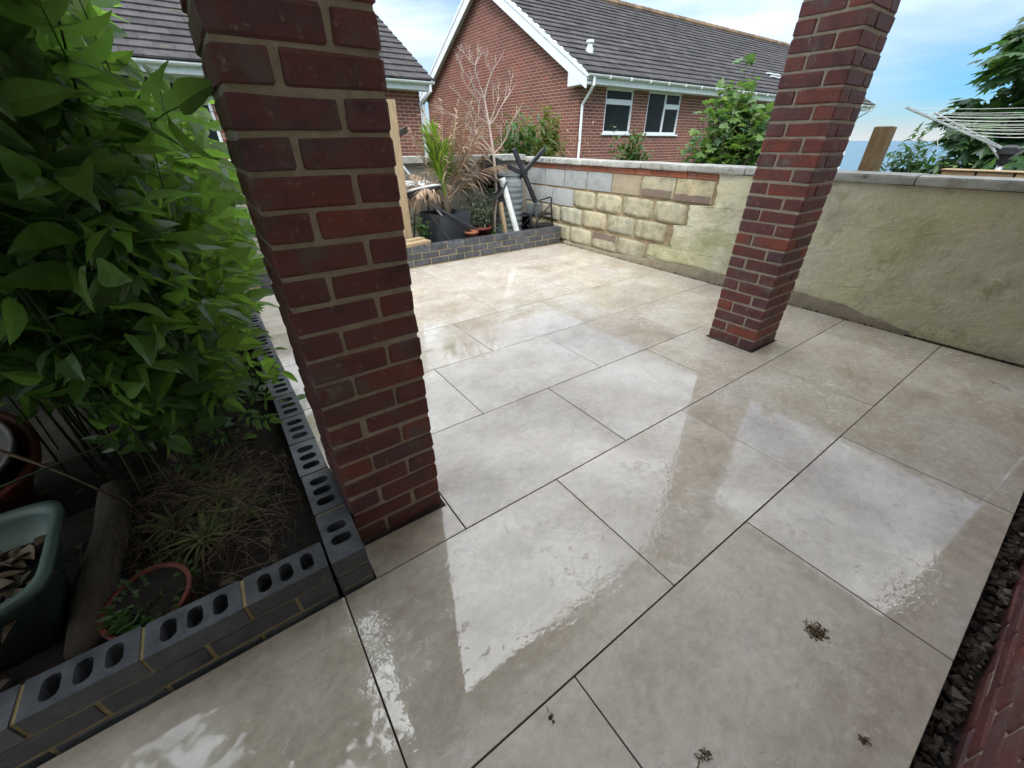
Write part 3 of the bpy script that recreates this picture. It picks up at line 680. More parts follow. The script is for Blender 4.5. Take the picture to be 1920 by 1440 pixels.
for k in range(4): 
    y = 8.95+.2*(k//2); x = 19.2+.55*(k % 2); part('lead_patch', MB().box((x,y-.06,roofz(y)+.05),(x+.4,y+.05,roofz(y)+.095)), 'weathered_white', roof)

# --- left bungalow
GX1, GY0 = 5.12, 10.2; LEY, LEZ, LRY, LRZ = 9.84, 2.47, 14.6, 5.05; LSL = (LRZ-LEZ)/(LRY-LEY)
t = thing('brick_bungalow', (1, 13, -1), 'neighbouring bungalow half hidden behind the dark pillar and leafy shrub', 'house')
lw = [(-.9,.72,1.1,2.30), (2.5,4.06,1.1,2.30)]
body = MB(); body.box((-7,GY0,-2),(GX1,GY0+.25,1.05))
xs_ = [-7]+[q for w in lw for q in w[:2]]+[GX1]
for k in range(0, len(xs_), 2): body.box((xs_[k],GY0,1.05),(xs_[k+1],GY0+.25,2.36))
for w in lw: body.box((w[0],GY0,w[3]),(w[1],GY0+.25,2.36)); body.box((w[0],GY0+.12,1.051),(w[1],GY0+.25,w[3]-.001))
i = len(body.v); z_ = lambda y: LEZ-.06+LSL*(min(y, 2*LRY-y)-LEY)
for x in (GX1-.25, GX1): body.v += [(x,GY0+.251,-2),(x,19,-2),(x,19,z_(19)),(x,LRY,LRZ-.1),(x,GY0+.251,z_(GY0+.25))]
body.f += [(i+4,i+3,i+2,i+1,i),(i+5,i+6,i+7,i+8,i+9)]+[(i+k,i+(k+1)%5,i+5+(k+1)%5,i+5+k) for k in range(5)]
part('mortar', body, 'house_mortar', t)
its = []; brick_face(its, 'x', GY0+.0055, -7, GX1+.004, .48, 2.34, [(w[0],w[1],w[2]-.04,w[3]) for w in lw], None, 4)
its = sorted(its, key=lambda q: abs(q[0].x-4.6)); pieces('brick', UB, 'house_brick', t, its)
for w in lw: window(t, w[0], w[1], w[2], w[3], GY0, [(w[0]+w[1])/2], [((w[0]+w[1])/2+.035,w[1]-.055,2.0)])
rf = MB()
for x in (-7.3, GX1+.2): rf.v += [(x,LEY,LEZ),(x,LRY,LRZ),(x,2*LRY-LEY,LEZ),(x,2*LRY-LEY,LEZ-.04),(x,LRY,LRZ-.08),(x,LEY,LEZ-.04)]
rf.f += [(0,1,4,5),(1,2,3,4),(6,11,10,7),(7,10,9,8)]+[(k,6+k,6+(k+1)%6,(k+1)%6) for k in range(6)]
roof = part('roof', rf, 'roof_tile', t)
rt = []; roof_side(rt, -7.3, GX1+.23, LEY-.03, LEZ, LRY, LRZ); pieces('roof_tile', UT, 'roof_tile', roof, rt, 300)
x = -7.3
while x < GX1: part('ridge_tile', MB().tube([(x,LRY,LRZ+.03),(x+.44,LRY,LRZ+.03)], [.125,.115], 8), 'ridge_tile', roof); x += .45
part('fascia', MB().box((-7.2,LEY,LEZ-.19),(GX1+.18,LEY+.03,LEZ-.045)), 'weathered_white', t)
part('eaves_soffit', MB().box((-7.2,LEY+.03,LEZ-.19),(GX1+.18,GY0-.02,LEZ-.17)), 'weathered_white', t)
m = MB(); gutter(m, -7.2, GX1+.22, LEY-.065, LEZ-.025); gt = part('gutter', m, 'weathered_white', t)
part('downpipe', MB().tube([(GX1+.12,LEY-.065,LEZ-.08),(GX1+.12,LEY-.065,LEZ-.2),(GX1-.02,GY0-.04,LEZ-.45)], .036, 8), 'white_plastic', t)
part('downpipe', MB().tube([(GX1+.06,GY0-.05,LEZ-.45),(GX1+.06,GY0-.05,-1)], .055, 8), 'white_plastic', t)
part('roof_vent', MB().lathe([(.09,-.02),(.09,.06),(.06,.06),(.06,.16),(.09,.16),(.09,.22)], (4.35,10.7,LEZ+LSL*(10.7-LEY)+.03), 10), 'weathered_white', roof)

# ================================================================== vegetation helpers
def leaflet(m, base, d, up, ln, wd, fold=.25, droop=.15, n=4, tip=1.6):
    """pointed leaf blade folded along the midrib"""
    d = d.normalized(); s = d.cross(up)
    if s.length < 1e-4: s = d.orthogonal()
    s.normalize(); u = s.cross(d).normalized(); i = len(m.v)
    mids = []; 
    for k in range(n+1):
        f = k/n; w = wd*.5*math.sin(math.pi*min(1, f**.75))**.9 if 0 < k < n else 0
        c = base+d*(ln*f)-u*(droop*ln*f*f)+u*(.012*ln*(k % 2))
        m.v.append(tuple(c)); m.v.append(tuple(c+s*w+u*w*fold)); m.v.append(tuple(c-s*w+u*w*fold))
    for k in range(n):
        a = i+k*3; b = a+3
        if k == 0: m.f += [(a, b+1, b), (a, b, b+2)]
        elif k == n-1: m.f += [(a, a+1, b), (a, b, a+2)]
        else: m.f += [(a, a+1, b+1, b), (a, b, b+2, a+2)]
def compound(seed, pairs=2, ln=.11, wd=.052, rach=.15):
    """compound leaf along +y from the origin: stalk and paired leaflets"""
    rr = random.Random(seed); m = MB(); up = Vector((0,0,1))
    pts = [Vector((0, rach*k/4, -.02*(k/4)**2*rach*10)) for k in range(5)]; m.tube(pts, [.0022,.002,.0018,.0015,.0012], 4)
    for k in range(pairs):
        f = .45+.42*k/max(1, pairs-1) if pairs > 1 else .7; b = pts[int(f*4)]
        for s in (-1, 1):
            a = R(rr.uniform(48,72)); leaflet(m, b, Vector((s*math.sin(a), math.cos(a), rr.uniform(-.25,.15))), up, ln*rr.uniform(.75,1.05), wd*rr.uniform(.85,1.15), rr.uniform(.15,.6), rr.uniform(.1,.55), 6)
    leaflet(m, pts[-1], Vector((rr.uniform(-.15,.15),1,rr.uniform(-.3,.1))), up, ln*1.12, wd*1.1, .35, rr.uniform(.1,.5), 6)
    return m
def lobed(m, c, d, up, size):
    """maple-like lobed leaf"""
    d = d.normalized(); s = d.cross(up)
    if s.length < 1e-4: s = d.orthogonal()
    s.normalize(); u = s.cross(d).normalized(); i = len(m.v)
    out_ = [(0,0),(.28,-.05),(.52,.22),(.30,.36),(.48,.70),(.20,.62),(0,1.0),(-.20,.62),(-.48,.70),(-.30,.36),(-.52,.22),(-.28,-.05)]
    m.v.append(tuple(c+d*size*.35+u*size*.03))
    for (a, b) in out_: m.v.append(tuple(c+s*(a*size)+d*(b*size)-u*(size*.35*(a*a+b*b*.4))))
    n = len(out_)
    for k in range(n): m.f.append((i, i+1+k, i+1+(k+1) % n))
def orient(d, roll):
    """rotation taking +y to d with random roll"""
    q = Vector((0,1,0)).rotation_difference(d.normalized()); e = (q.to_matrix() @ Euler((0, roll, 0)).to_matrix()); return e
def cam_xy(p):
    v = camo_inv @ p
    return (960+747.29*v.x/-v.z, 720-747.29*v.y/-v.z) if v.z < 0 else (-9999, -9999)
camo_inv = (Matrix.Translation(CAM) @ Euler((R(58.558), 0, R(-35.411))).to_matrix().to_4x4()).inverted()
def bez(a, b, c, n): return [a*(1-t)**2+b*2*t*(1-t)+c*t*t for t in [k/n for k in range(n+1)]]

# ================================================================== the leafy shrub in the near bed
SH = Vector((-.9, 1.3, .08))
shrub = thing('leafy_shrub', SH, 'tall dark green leafy shrub filling the bed left of the dark pillar', 'shrub')
variants = [compound(s, 2 if s % 3 else 1, ln=.115 if s < 5 else .10, wd=.054 if s < 5 else .046).mesh('leaf') for s in range(8)]
for me in variants: setm(me, 'shrub_leaf')
rr = random.Random(21); leaves = []
canes = []
def add_cane(tx, ty, h, back):
    tip = Vector((tx,ty,h)); u, v = cam_xy(tip)
    if 190 < u < 365 and v < 165: tip.z = min(h, 1.36)
    canes.append((Vector((min(-.10, tx-rr.uniform(.0,.25)), ty+rr.uniform(.2,back), .08)), tip))
for k in range(54):          # main mass
    ty = rr.uniform(.35, 2.9); w = .27*(ty+.92); add_cane(-.03-rr.random()*(w+.2), ty, rr.uniform(.8,1.9), .7)
for k in range(24):          # tall front growth
    ty = rr.uniform(.25, 1.1); w = .27*(ty+.92); add_cane(-.08-rr.random()*(w+.05), ty, rr.uniform(1.30,1.85), .8)
for k in range(26):          # lower growth beside the pillar
    ty = rr.uniform(.75, 2.4); add_cane(rr.uniform(-.40,-.02), ty, rr.uniform(.5,1.3), .4)
for k in range(15):          # arching over the edging behind the pillar
    ty = rr.uniform(1.3, 3.0); add_cane(rr.uniform(-.05,.16), ty, rr.uniform(.8,1.5), .4)
for k in range(40):          # unseen bulk further left
    bx, by = rr.uniform(-2.6, -.9), rr.uniform(.6, 3.0); canes.append((Vector((bx,by,.08)), Vector((bx+rr.uniform(-.3,.3), by+rr.uniform(-.3,.2), rr.uniform(.8,1.35)))))
stems = MB()
for (a, b) in canes:
    mid = Vector(((a.x*.8+b.x*.2)+rr.uniform(-.05,.05), a.y*.8+b.y*.2, a.z+(b.z-a.z)*.62))
    pts = bez(a, mid, b, 9); r0 = rr.uniform(.004,.008)
    stems.tube(pts, [r0*(1-.75*k/9) for k in range(10)], 5)
    Ln = (b-a).length; n = int(Ln*.88/.082)
    for j in range(n):
        f = .12+.88*(j+1)/n; q = f*9; i0 = min(8, int(q)); p = pts[i0].lerp(pts[i0+1], q-i0); tg = (pts[i0+1]-pts[i0]).normalized()
        a0 = j*R(90)+rr.uniform(-.5,.5)
        for s in (0, math.pi):
            if rr.random() < .12: continue
            d = Vector((math.cos(a0+s), math.sin(a0+s), 0))*rr.uniform(.8,1.1)+tg*rr.uniform(.1,.7)+Vector((0,0,rr.uniform(-.5,.35)))
            leaves.append((p, d, rr.uniform(-1.1,1.1), rr.uniform(.66,1.30)*(1.0 if f > .4 else .75), rr.randrange(8)))
    leaves.append((b, (tg+Vector((rr.uniform(-.3,.3),rr.uniform(-.3,.3),.3))), 0, 1.0, rr.randrange(8)))
def keep(p, d, s):
    e = p+d.normalized()*.2*s; u, v = cam_xy(e); u0, v0 = cam_xy(p)
    for (a, b) in ((u, v), (u0, v0)):
        if a < 165 and b > 765: return False                        # open ground round the pots
        if 205 < a < 360 and -40 < b < 165: return rr.random() < .10 # thin growth: the neighbour's roof shows here
        if (p-CAM).length < .75: return False
        if a > 350+b*.24+30 and p.y < .9: return False              # nothing grows in front of the pillar
        if e.x > .02 and e.y < .7: return False
    if (p-CAM).length < 1.0: return False
    if e.x > (.16 if e.y < 1.1 else .34) or e.z < .1: return False
    return True
leaves = [l for l in leaves if keep(l[0], l[1], l[3])]
part('stem', stems, 'green_stem', shrub, kind='stuff')
leaves.sort(key=lambda l: (l[0]-CAM).length)
for (p, d, roll, s, v) in leaves[:300]:
    part('leaf', variants[v], None, shrub, p, orient(d, roll).to_euler(), (s, s, s))
def joined_leaves(lst, meshes, name, mat_, parent):
    V, F = [], []; off = 0
    data = []
    for me in meshes:
        co = np.empty(len(me.vertices)*3); me.vertices.foreach_get('co', co); data.append((co.reshape(-1,3), [tuple(f.vertices) for f in me.polygons]))
    for (p, d, roll, s, v) in lst:
        co, fs = data[v]; M3 = np.array(orient(d, roll)); w = (co*s) @ M3.T+np.array(p); V.append(w); F += [tuple(i+off for i in f) for f in fs]; off += len(w)
    me = bpy.data.meshes.new(name); me.from_pydata(np.concatenate(V).tolist(), [], F); return part(name, me, mat_, parent, kind='stuff')
joined_leaves(leaves[300:], variants, 'foliage', 'shrub_leaf_far', shrub)
print('shrub leaves', len(leaves))
# low scrambling growth over the edging next to the pillar
low = []
for k in range(150):
    x, y = rr.uniform(-.45,.0), rr.uniform(.8, 2.5); 
    low.append((Vector((x, y, .1+rr.uniform(.0,.45)*(1-abs(x+.15)))), Vector((rr.uniform(-1,1), rr.uniform(-1,.4), rr.uniform(-.3,.6))), rr.uniform(-1,1), rr.uniform(.4,.75), rr.randrange(8)))
scr = thing('ground_creeper', (-.2,1.5,.09), 'small-leaved creeper spilling on to the slotted bricks beside the pillar', 'plant')
joined_leaves(low, variants, 'foliage', 'shrub_leaf_far', scr)
m = MB()
for (p, d, roll, s, v) in low[::3]: m.tube(bez(Vector((p.x-.05,p.y+.1,.08)), Vector((p.x,p.y+.05,p.z)), p, 4), .0025, 4)
part('stem', m, 'bark', scr, kind='stuff')

# ================================================================== near bed: pots, trough, log, dry grass
t = thing('terracotta_pot', (-1.02,1.02,.09), 'large dull red pot tipped towards the patio with a grey pot inside it', 'pot')
rot = Euler((R(24), R(14), 0)).to_matrix(); c0 = (-1.02,1.05,.075)
part('pot', MB().lathe([(.01,.012),(.12,0),(.15,.06),(.20,.30),(.225,.31),(.232,.36),(.215,.365),(.205,.355),(.19,.30),(.14,.05),(.01,.045)], c0, 32, rot), 'red_pot', t, smooth=True)
t2 = thing('nursery_pot', (-1.02,1.02,.2), 'grey plastic nursery pot nested inside the large dull red pot', 'pot')
part('pot', MB().lathe([(.01,.06),(.125,.06),(.175,.385),(.186,.388),(.186,.405),(.172,.405),(.165,.38),(.163,.34),(.160,.338),(.118,.075),(.01,.075)], c0, 32, rot), 'pot_inner', t2, smooth=True)
t = thing('plastic_trough', (-.95,.40,.07), 'pale green plastic trough of soil at the left edge of the near bed', 'trough')
def oval(m, prof, c, ax, ay, n=32, rz=0):
    i0 = len(m.v)
    for (s, z) in prof:
        for k in range(n):
            a = 2*math.pi*k/n; ex = abs(math.cos(a))**.30*math.copysign(1, math.cos(a)); ey = abs(math.sin(a))**.30*math.copysign(1, math.sin(a))
            x, y = (ax+s)*ex, (ay+s)*ey; m.v.append((c[0]+x*math.cos(rz)-y*math.sin(rz), c[1]+x*math.sin(rz)+y*math.cos(rz), c[2]+z))
    for j in range(len(prof)-1):
        for k in range(n): k2 = (k+1) % n; m.f.append((i0+j*n+k, i0+j*n+k2, i0+(j+1)*n+k2, i0+(j+1)*n+k))
    m.f.append(tuple(i0+k for k in reversed(range(n)))); m.f.append(tuple(i0+(len(prof)-1)*n+k for k in range(n)))
    return m
part('tub', oval(MB(), [(-.09,0),(-.07,.01),(0,.25),(.018,.252),(.018,.27),(-.004,.27),(-.012,.25),(-.03,.17),(-.06,.168)], (-.90,.365,.07), .29, .19, 44, R(3)), 'green_plastic', t, smooth=True)
part('soil', oval(MB(), [(-.035,.155),(-.031,.172),(-.2,.19)], (-.90,.365,.07), .29, .19, 28, R(3)), 'soil', t, smooth=True)
m = MB()
for k in range(130):
    p = Vector((-.90+rr.uniform(-.24,.24), .365+rr.uniform(-.14,.14), .245+rr.uniform(0,.03))); leaflet(m, p, Vector((rr.uniform(-1,1),rr.uniform(-1,1),rr.uniform(-.2,.4))), Vector((rr.uniform(-.5,.5),rr.uniform(-.5,.5),1)), rr.uniform(.03,.09), rr.uniform(.02,.05), .5, .3)
part('debris', m, 'litter_leaf', t, kind='stuff')
lg = MB(); lg.tube([(-.60,.17,.105),(-.605,.4,.11),(-.59,.62,.11),(-.60,.86,.11)], [.044,.05,.047,.05], 10)
tag(part('log', lg, 'weathered_timber', smooth=True), 'grey weathered log lying on the soil beside the green trough', 'log')
t = thing('flower_pot', (-.42,.25,.08), 'small bright red flower pot sunk in the soil behind the front edging', 'pot')
rot = Euler((R(6), R(-4), 0)).to_matrix()
part('pot', MB().lathe([(.01,.0),(.075,0),(.100,.105),(.108,.108),(.108,.118),(.098,.118),(.094,.110),(.01,.108)], (-.455,.225,.03), 28, rot), 'red_pot', t, smooth=True)
m = MB()
for k in range(120):
    a = rr.uniform(0,6.28); r_ = rr.uniform(.0,.09); b = Vector((-.455+r_*math.cos(a), .225+r_*math.sin(a), .13)); leaflet(m, b, Vector((math.cos(a), math.sin(a), rr.uniform(.2,1.2))), Vector((0,0,1)), rr.uniform(.03,.06), .018)
for k in range(160):
    a = rr.uniform(0,6.28); r_ = .09*math.sqrt(rr.random()); p = Vector((-.455+r_*math.cos(a), .225+r_*math.sin(a), .137)); leaflet(m, p, Vector((rr.uniform(-1,1),rr.uniform(-1,1),rr.uniform(-.1,.3))), Vector((0,0,1)), rr.uniform(.02,.04), .01)
part('soil', MB().lathe([(.01,.10),(.099,.112),(.01,.124)], (-.455,.225,.03), 20, rot), 'soil', t)
part('seedling', m, 'shrub_leaf_far', t, kind='stuff')
# dry grass and litter
m = MB(); 
for k in range(750):
    cx, cy = rr.gauss(-.28,.16), rr.gauss(.55,.17)
    if cx > -.03 or cy < .13: continue
    a = rr.uniform(0,6.28); ln = rr.uniform(.05,.20); p = Vector((cx,cy,.075+rr.uniform(0,.05))); d = Vector((math.cos(a), math.sin(a), rr.uniform(-.1,.55)))
    q = p+d*ln; mid = p+d*ln*.5+Vector((rr.uniform(-.03,.03),rr.uniform(-.03,.03),.025)); q.z = max(.075, q.z*.8); 
    if q.x > -.02 or q.y < .12: continue
    m.tube(bez(p, mid, q, 3), [.0013,.0012,.001,.0005], 3, False)
tag(part('dry_grass', m, 'straw'), 'tangle of dry straw and roots on the bare soil of the near bed', 'dry grass', kind='stuff')
m = MB()
for (cx, cy, n_) in ((-.26,.62,60), (-.34,.42,56), (-.42,.55,30), (-.20,.48,22), (-.30,.80,30)):
    for k in range(n_):
        a = rr.uniform(0,6.28); d = Vector((math.cos(a), math.sin(a), rr.uniform(.25,1.1))); leaflet(m, Vector((cx+rr.uniform(-.02,.02),cy+rr.uniform(-.02,.02),.09)), d, Vector((0,0,1)), rr.uniform(.07,.14), .008, .2, .5)
tag(part('grass_tuft', m, 'grass_blade'), 'pale green grass tufts on the bare soil near the bed corner', 'grass', kind='stuff')
m = MB(); m.tube(bez(Vector((-1.1,.55,.36)), Vector((-.7,.62,.42)), Vector((-.30,.95,.30)), 10), [.004]*11, 5)
tag(part('trailing_stem', m, 'green_stem', smooth=True), 'long thin bare stem arching across the near bed over the trough', 'stem')
m = MB(); m.tube(bez(Vector((-.98,.93,.46)), Vector((-.78,.82,.56)), Vector((-.56,.72,.16)), 10), [.005,.006,.007,.008,.008,.007,.006,.005,.004,.004,.003], 5)
tag(part('dry_leaf_blade', m, 'straw', smooth=True), 'dry strap leaf arching out of the nested pots', 'leaf')
m = MB()
for k in range(140):
    x, y = rr.uniform(-1.6,-.04), rr.uniform(.13,1.6); a = rr.uniform(0,6.28); leaflet(m, Vector((x,y,.085+rr.uniform(0,.025))), Vector((math.cos(a),math.sin(a),rr.uniform(-.2,.3))), Vector((0,0,1)), rr.uniform(.025,.06), .022, .5, .3)
tag(part('leaf_litter', m, 'litter_leaf'), 'fallen brown leaves scattered over the dark soil of the near bed', 'leaf litter', kind='stuff')

# ================================================================== back bed: palm, barrel, stool and clutter
BZ = .13
t = thing('square_planter', (2.42,3.93,BZ), 'dark grey square tapered planter holding the palm', 'planter')
def taper(m, c, w0, w1, h, th, rz, soil_z=None):
    cs, sn = math.cos(rz), math.sin(rz)
    def ringv(w, z): return [(c[0]+x*w/2*cs-y*w/2*sn, c[1]+x*w/2*sn+y*w/2*cs, c[2]+z) for x, y in ((-1,-1),(1,-1),(1,1),(-1,1))]
    i = len(m.v); m.v += ringv(w0,0)+ringv(w1,h)+ringv(w1-2*th,h)+ringv(w1-2*th-.02,h-.06)
    for r_ in range(3):
        for k in range(4): m.f.append((i+r_*4+k, i+r_*4+(k+1)%4, i+(r_+1)*4+(k+1)%4, i+(r_+1)*4+k))
    m.f += [(i+3,i+2,i+1,i), (i+12,i+13,i+14,i+15)]; return m
part('box', taper(MB(), (2.44,3.95,BZ-.03), .37, .47, .40, .022, R(8)), 'dark_grey_planter', t)
part('compost', MB().box((2.28,3.80,BZ+.30),(2.58,4.09,BZ+.335)), 'soil', t)
# palm
PB = Vector((2.48,3.97,BZ+.33))
t = thing('potted_palm', PB, 'palm with one bright green spear of fronds among dry brown fronds', 'palm')
m = MB(); m.lathe([(.05,0),(.065,.06),(.055,.16),(.03,.24)], PB-Vector((0,0,.02)), 10); part('trunk', m, 'bark', t, smooth=True)
def frond(base, d, ln, sag, wd, nl, droop, mat_, name, fan=1.0, seed=0, wmul=1.0):
    rr = random.Random(seed); d = d.normalized(); m = MB()
    end = base+d*ln-Vector((0,0,sag)); pts = bez(base, base+d*ln*.55, end, 12)
    m.tube(pts, [.008*(1-.8*k/12) for k in range(13)], 4)
    side = d.cross(Vector((0,0,1))); side = side.normalized() if side.length > .05 else Vector((1,0,0))
    for k in range(nl):
        f = .22+.78*k/nl; q = f*12; i = min(11, int(q)); p = pts[i].lerp(pts[i+1], q-i); tg = (pts[i+1]-pts[i]).normalized()
        l = wd*(math.sin(math.pi*(.15+.8*f))**.7)*rr.uniform(.8,1.15)
        for s in (-1, 1):
            dd = tg*rr.uniform(.7,1.1)+side*s*fan*rr.uniform(.7,1.1)+Vector((0,0,rr.uniform(-droop,droop*.1))); leaflet(m, p, dd, Vector((rr.uniform(-.3,.3),rr.uniform(-.3,.3),1)), l, .013*wmul, .3, rr.uniform(.1,.5)*(1+droop), 3)
    part(name, m, mat_, t)
for k, (dx, dy, ln, fan) in enumerate(((-.16,-.05,.80,.30), (-.10,.06,.72,.35), (-.26,.0,.70,.28), (-.02,-.08,.62,.40), (-.18,.10,.76,.3), (.08,.03,.55,.4))):
    frond(PB+Vector((rr.uniform(-.03,.03),rr.uniform(-.03,.03),.18)), Vector((dx,dy,1)), ln, .02, .30, 30, .05, 'palm_green', 'frond', fan, 30+k, 1.25)
dead = [(.55,-.1,.95,.95,.05),(.75,.05,.8,1.05,.20),(.35,.15,1.0,1.05,.04),(.9,-.1,.75,1.10,.30),(-.6,-.15,.8,.80,.30),(-.8,-.05,.6,.70,.40),(.18,-.2,1.0,.95,.03),(-.35,.1,1.0,.95,.08),(.65,.2,.9,1.2,.12),(-.9,.1,.75,.9,.35),(.48,-.25,.9,1.1,.10),(.28,.05,1.0,1.15,.03),(.62,-.15,.85,.9,.14),(-.5,-.25,.6,.75,.42),(-.25,-.1,1.0,.85,.08),(.85,.1,.62,.9,.34),(.42,.2,.95,.8,.1),(.50,.1,.85,1.15,.06),(.30,-.15,1.0,1.2,.02),(.70,-.2,.7,1.0,.30),(.58,.25,.8,1.25,.16),(-.15,.2,1.0,1.05,.03),(.12,.1,1.0,1.1,.02)]
for k, (dx, dy, dz, ln, sag) in enumerate(dead):
    frond(PB+Vector((rr.uniform(-.04,.04),rr.uniform(-.04,.04),.14)), Vector((dx,dy,dz)), ln, sag, .20, 30, .6, 'palm_dead', 'dead_frond', .8, 60+k, 1.2)
# tall grey dead shrub with bare twigs
t = thing('dead_shrub', (3.18,4.02,BZ-.02), 'leafless grey shrub with a forked bare stem in front of the barrel', 'shrub')
m = MB(); rr = random.Random(77)
def branch(p, d, ln, r, lvl):
    pts = [p]; q = p
    for k in range(5):
        d = (d+Vector((rr.uniform(-.28,.28),rr.uniform(-.2,.2),rr.uniform(-.1,.22)))).normalized(); q = q+d*ln/5; pts.append(q)
    m.tube(pts, [r*(1-.13*k) for k in range(6)], 5 if lvl < 2 else 3)
    if lvl < 4:
        for k in range(rr.randint(2,4) if lvl else 3):
            i = rr.randint(2,5); branch(pts[i], (d+Vector((rr.uniform(-1,1),rr.uniform(-.6,.6),rr.uniform(-.3,.9)))).normalized(), ln*rr.uniform(.4,.62), r*.5, lvl+1)
trunk = [Vector((3.20,3.98,BZ-.02)),Vector((3.19,3.95,.40)),Vector((3.225,3.95,.62)),Vector((3.20,3.93,.85)),Vector((3.19,3.95,1.12)),Vector((3.155,3.98,1.42)),Vector((3.11,4.0,1.68))]
m.tube(trunk, [.020,.018,.02,.017,.016,.014,.010], 6)
for (i, dx, dz, ln) in ((6,-.3,1,.30),(6,.25,1,.28),(6,-.75,.6,.32),(5,.8,.8,.32),(5,-.9,.5,.38),(5,.5,.9,.30),(4,-1,.4,.5),(4,.9,.7,.34),(4,-.8,.8,.45),(5,-.6,.9,.4)):
    branch(trunk[i], Vector((dx,rr.uniform(-.3,.3),dz)).normalized(), ln*1.1, .010, 1)
m.tube([Vector((3.19,3.95,.62)),Vector((3.05,3.9,.60)),Vector((2.96,3.88,.70)),Vector((2.90,3.87,.86)),Vector((2.885,3.87,1.0))], [.017,.016,.015,.012,.008], 6)
part('stem', m, 'dead_twig', t)
# water barrel
t = thing('water_barrel', (3.52,4.12,BZ), 'grey ribbed plastic water barrel standing in the back corner', 'barrel')
pr = [(.01,0),(.19,.0)]; z = .03
while z < .62: pr += [(.205,z),(.212,z+.02),(.212,z+.04),(.205,z+.055)]; z += .075
pr += [(.208,.64),(.195,.69),(.165,.72),(.165,.755),(.176,.758),(.176,.775),(.15,.775),(.148,.70),(.148,.55),(.01,.55)]
part('drum', MB().lathe(pr, (3.52,4.12,BZ-.03), 36), 'barrel_plastic', t, smooth=False)
# hood leaning on the barrel
t = thing('plastic_hood', (3.25,4.05,.6), 'black moulded plastic hood propped upside down against the grey barrel', 'hood')
m = MB(); n = 10; i0 = len(m.v)
for j, yy in enumerate((3.86, 4.10)):
    for k in range(n+1):
        a = R(195+150*k/n); m.v.append((3.11+.21*math.cos(a)*(1 if j == 0 else .85), yy, .93+.30*math.sin(a)*(1 if j == 0 else .8)))
for k in range(n): m.f.append((i0+k, i0+k+1, i0+n+2+k, i0+n+1+k))
i1 = len(m.v); m.v += [(2.91,3.86,.845),(3.31,3.86,.80),(3.29,4.1,.87),(2.94,4.1,.92)]; m.f.append((i1,i1+1,i1+2,i1+3)); m.f.append(tuple([i0+n+1+k for k in range(n+1)]))
part('shell', m, 'black_plastic', t)
part('rim', MB().tube([(2.90+.42*k/8, 3.85, .86-.06*k/8-.22*math.sin(math.pi*k/8)) for k in range(9)], .014, 6), 'black_plastic', t)
part('front', MB().hexa([(2.96,3.99,.86),(3.30,3.99,.80),(3.28,4.02,.84),(2.99,4.02,.90),(3.05,3.97,1.09),(3.26,3.97,1.02),(3.25,4.0,1.03),(3.06,4.0,1.10)]), 'black_plastic', t)
# parasol cross base leaning in the corner
t = thing('cross_base', (3.75,4.0,.3), 'black steel cross-shaped parasol base leaning upright behind the step stool', 'parasol base')
part('arm', MB().beam((3.555,4.02,1.17), (3.90,3.94,.48), .055, .035, (0,1,0)), 'black_plastic', t)
part('arm', MB().beam((4.045,3.98,1.165), (3.62,4.03,.80), .05, .035, (0,1,0)), 'black_plastic', t)
part('arm', MB().beam((3.17,4.0,1.08), (3.72,4.0,.86), .05, .035, (0,1,0)), 'black_plastic', t)
part('boss', MB().lathe([(.01,-.03),(.045,-.03),(.045,.03),(.01,.03)], (3.70,3.985,.88), 12, Euler((R(90),0,0)).to_matrix()), 'black_plastic', t)
# drainpipe and stake
t = thing('drainpipe_offcut', (3.42,3.75,BZ), 'length of dirty white drainpipe leaning against the barrel', 'pipe')
part('pipe', MB().tube([(3.445,3.76,BZ),(3.29,3.90,.80)], .040, 14, False), 'weathered_white', t, smooth=True)
part('collar', MB().tube([(3.297,3.893,.765),(3.281,3.908,.845)], .047, 14), 'weathered_white', t, smooth=True)
tag(part('timber_stake', MB().beam((3.27,3.80,BZ-.02),(3.235,3.88,.56),.045,.045,(0,1,0)), 'timber'), 'short timber stake standing next to the white drainpipe', 'stake')
# step stool
t = thing('step_stool', (3.83,3.84,BZ), 'black folding step stool with tubular frame by the wall corner', 'step stool')
for y in (3.75, ):
    fr = [(3.60,3.72,BZ-.01),(3.655,3.74,.42),(3.70,3.75,.50),(3.80,3.76,.555),(4.0,3.77,.585),(4.03,3.77,.57),(4.02,3.76,.50),(4.055,3.74,BZ-.01)]
    part('frame', MB().tube(fr, .011, 8), 'black_plastic', t, smooth=True)
part('leg', MB().tube([(3.70,3.70,.42),(3.735,3.68,BZ-.01)], .010, 8), 'black_plastic', t, smooth=True)
part('leg', MB().tube([(3.97,3.72,.50),(3.90,4.05,BZ-.01)], .010, 8), 'black_plastic', t, smooth=True)
part('leg', MB().tube([(3.72,3.72,.45),(3.66,4.05,BZ-.01)], .010, 8), 'black_plastic', t, smooth=True)
part('tread', MB().box((3.69,3.74,.36),(4.01,3.99,.385)), 'black_plastic', t)
part('tread', MB().box((3.67,3.69,.215),(4.03,3.86,.24)), 'black_plastic', t)
t = thing('storage_box', (3.80,3.85,.385), 'small grey plastic tub on the tread of the step stool', 'tub')
part('tub', taper(MB(), (3.80,3.86,.385), .13, .17, .12, .008, 0), 'barrel_plastic', t)
t = thing('nursery_pot', (3.88,4.02,BZ), 'black round pot under the step stool in the back corner', 'pot')
part('pot', MB().lathe([(.01,0),(.10,0),(.13,.2),(.137,.2),(.137,.22),(.122,.22),(.115,.17),(.01,.165)], (3.84,4.16,BZ-.02), 24), 'black_plastic', t, smooth=True)
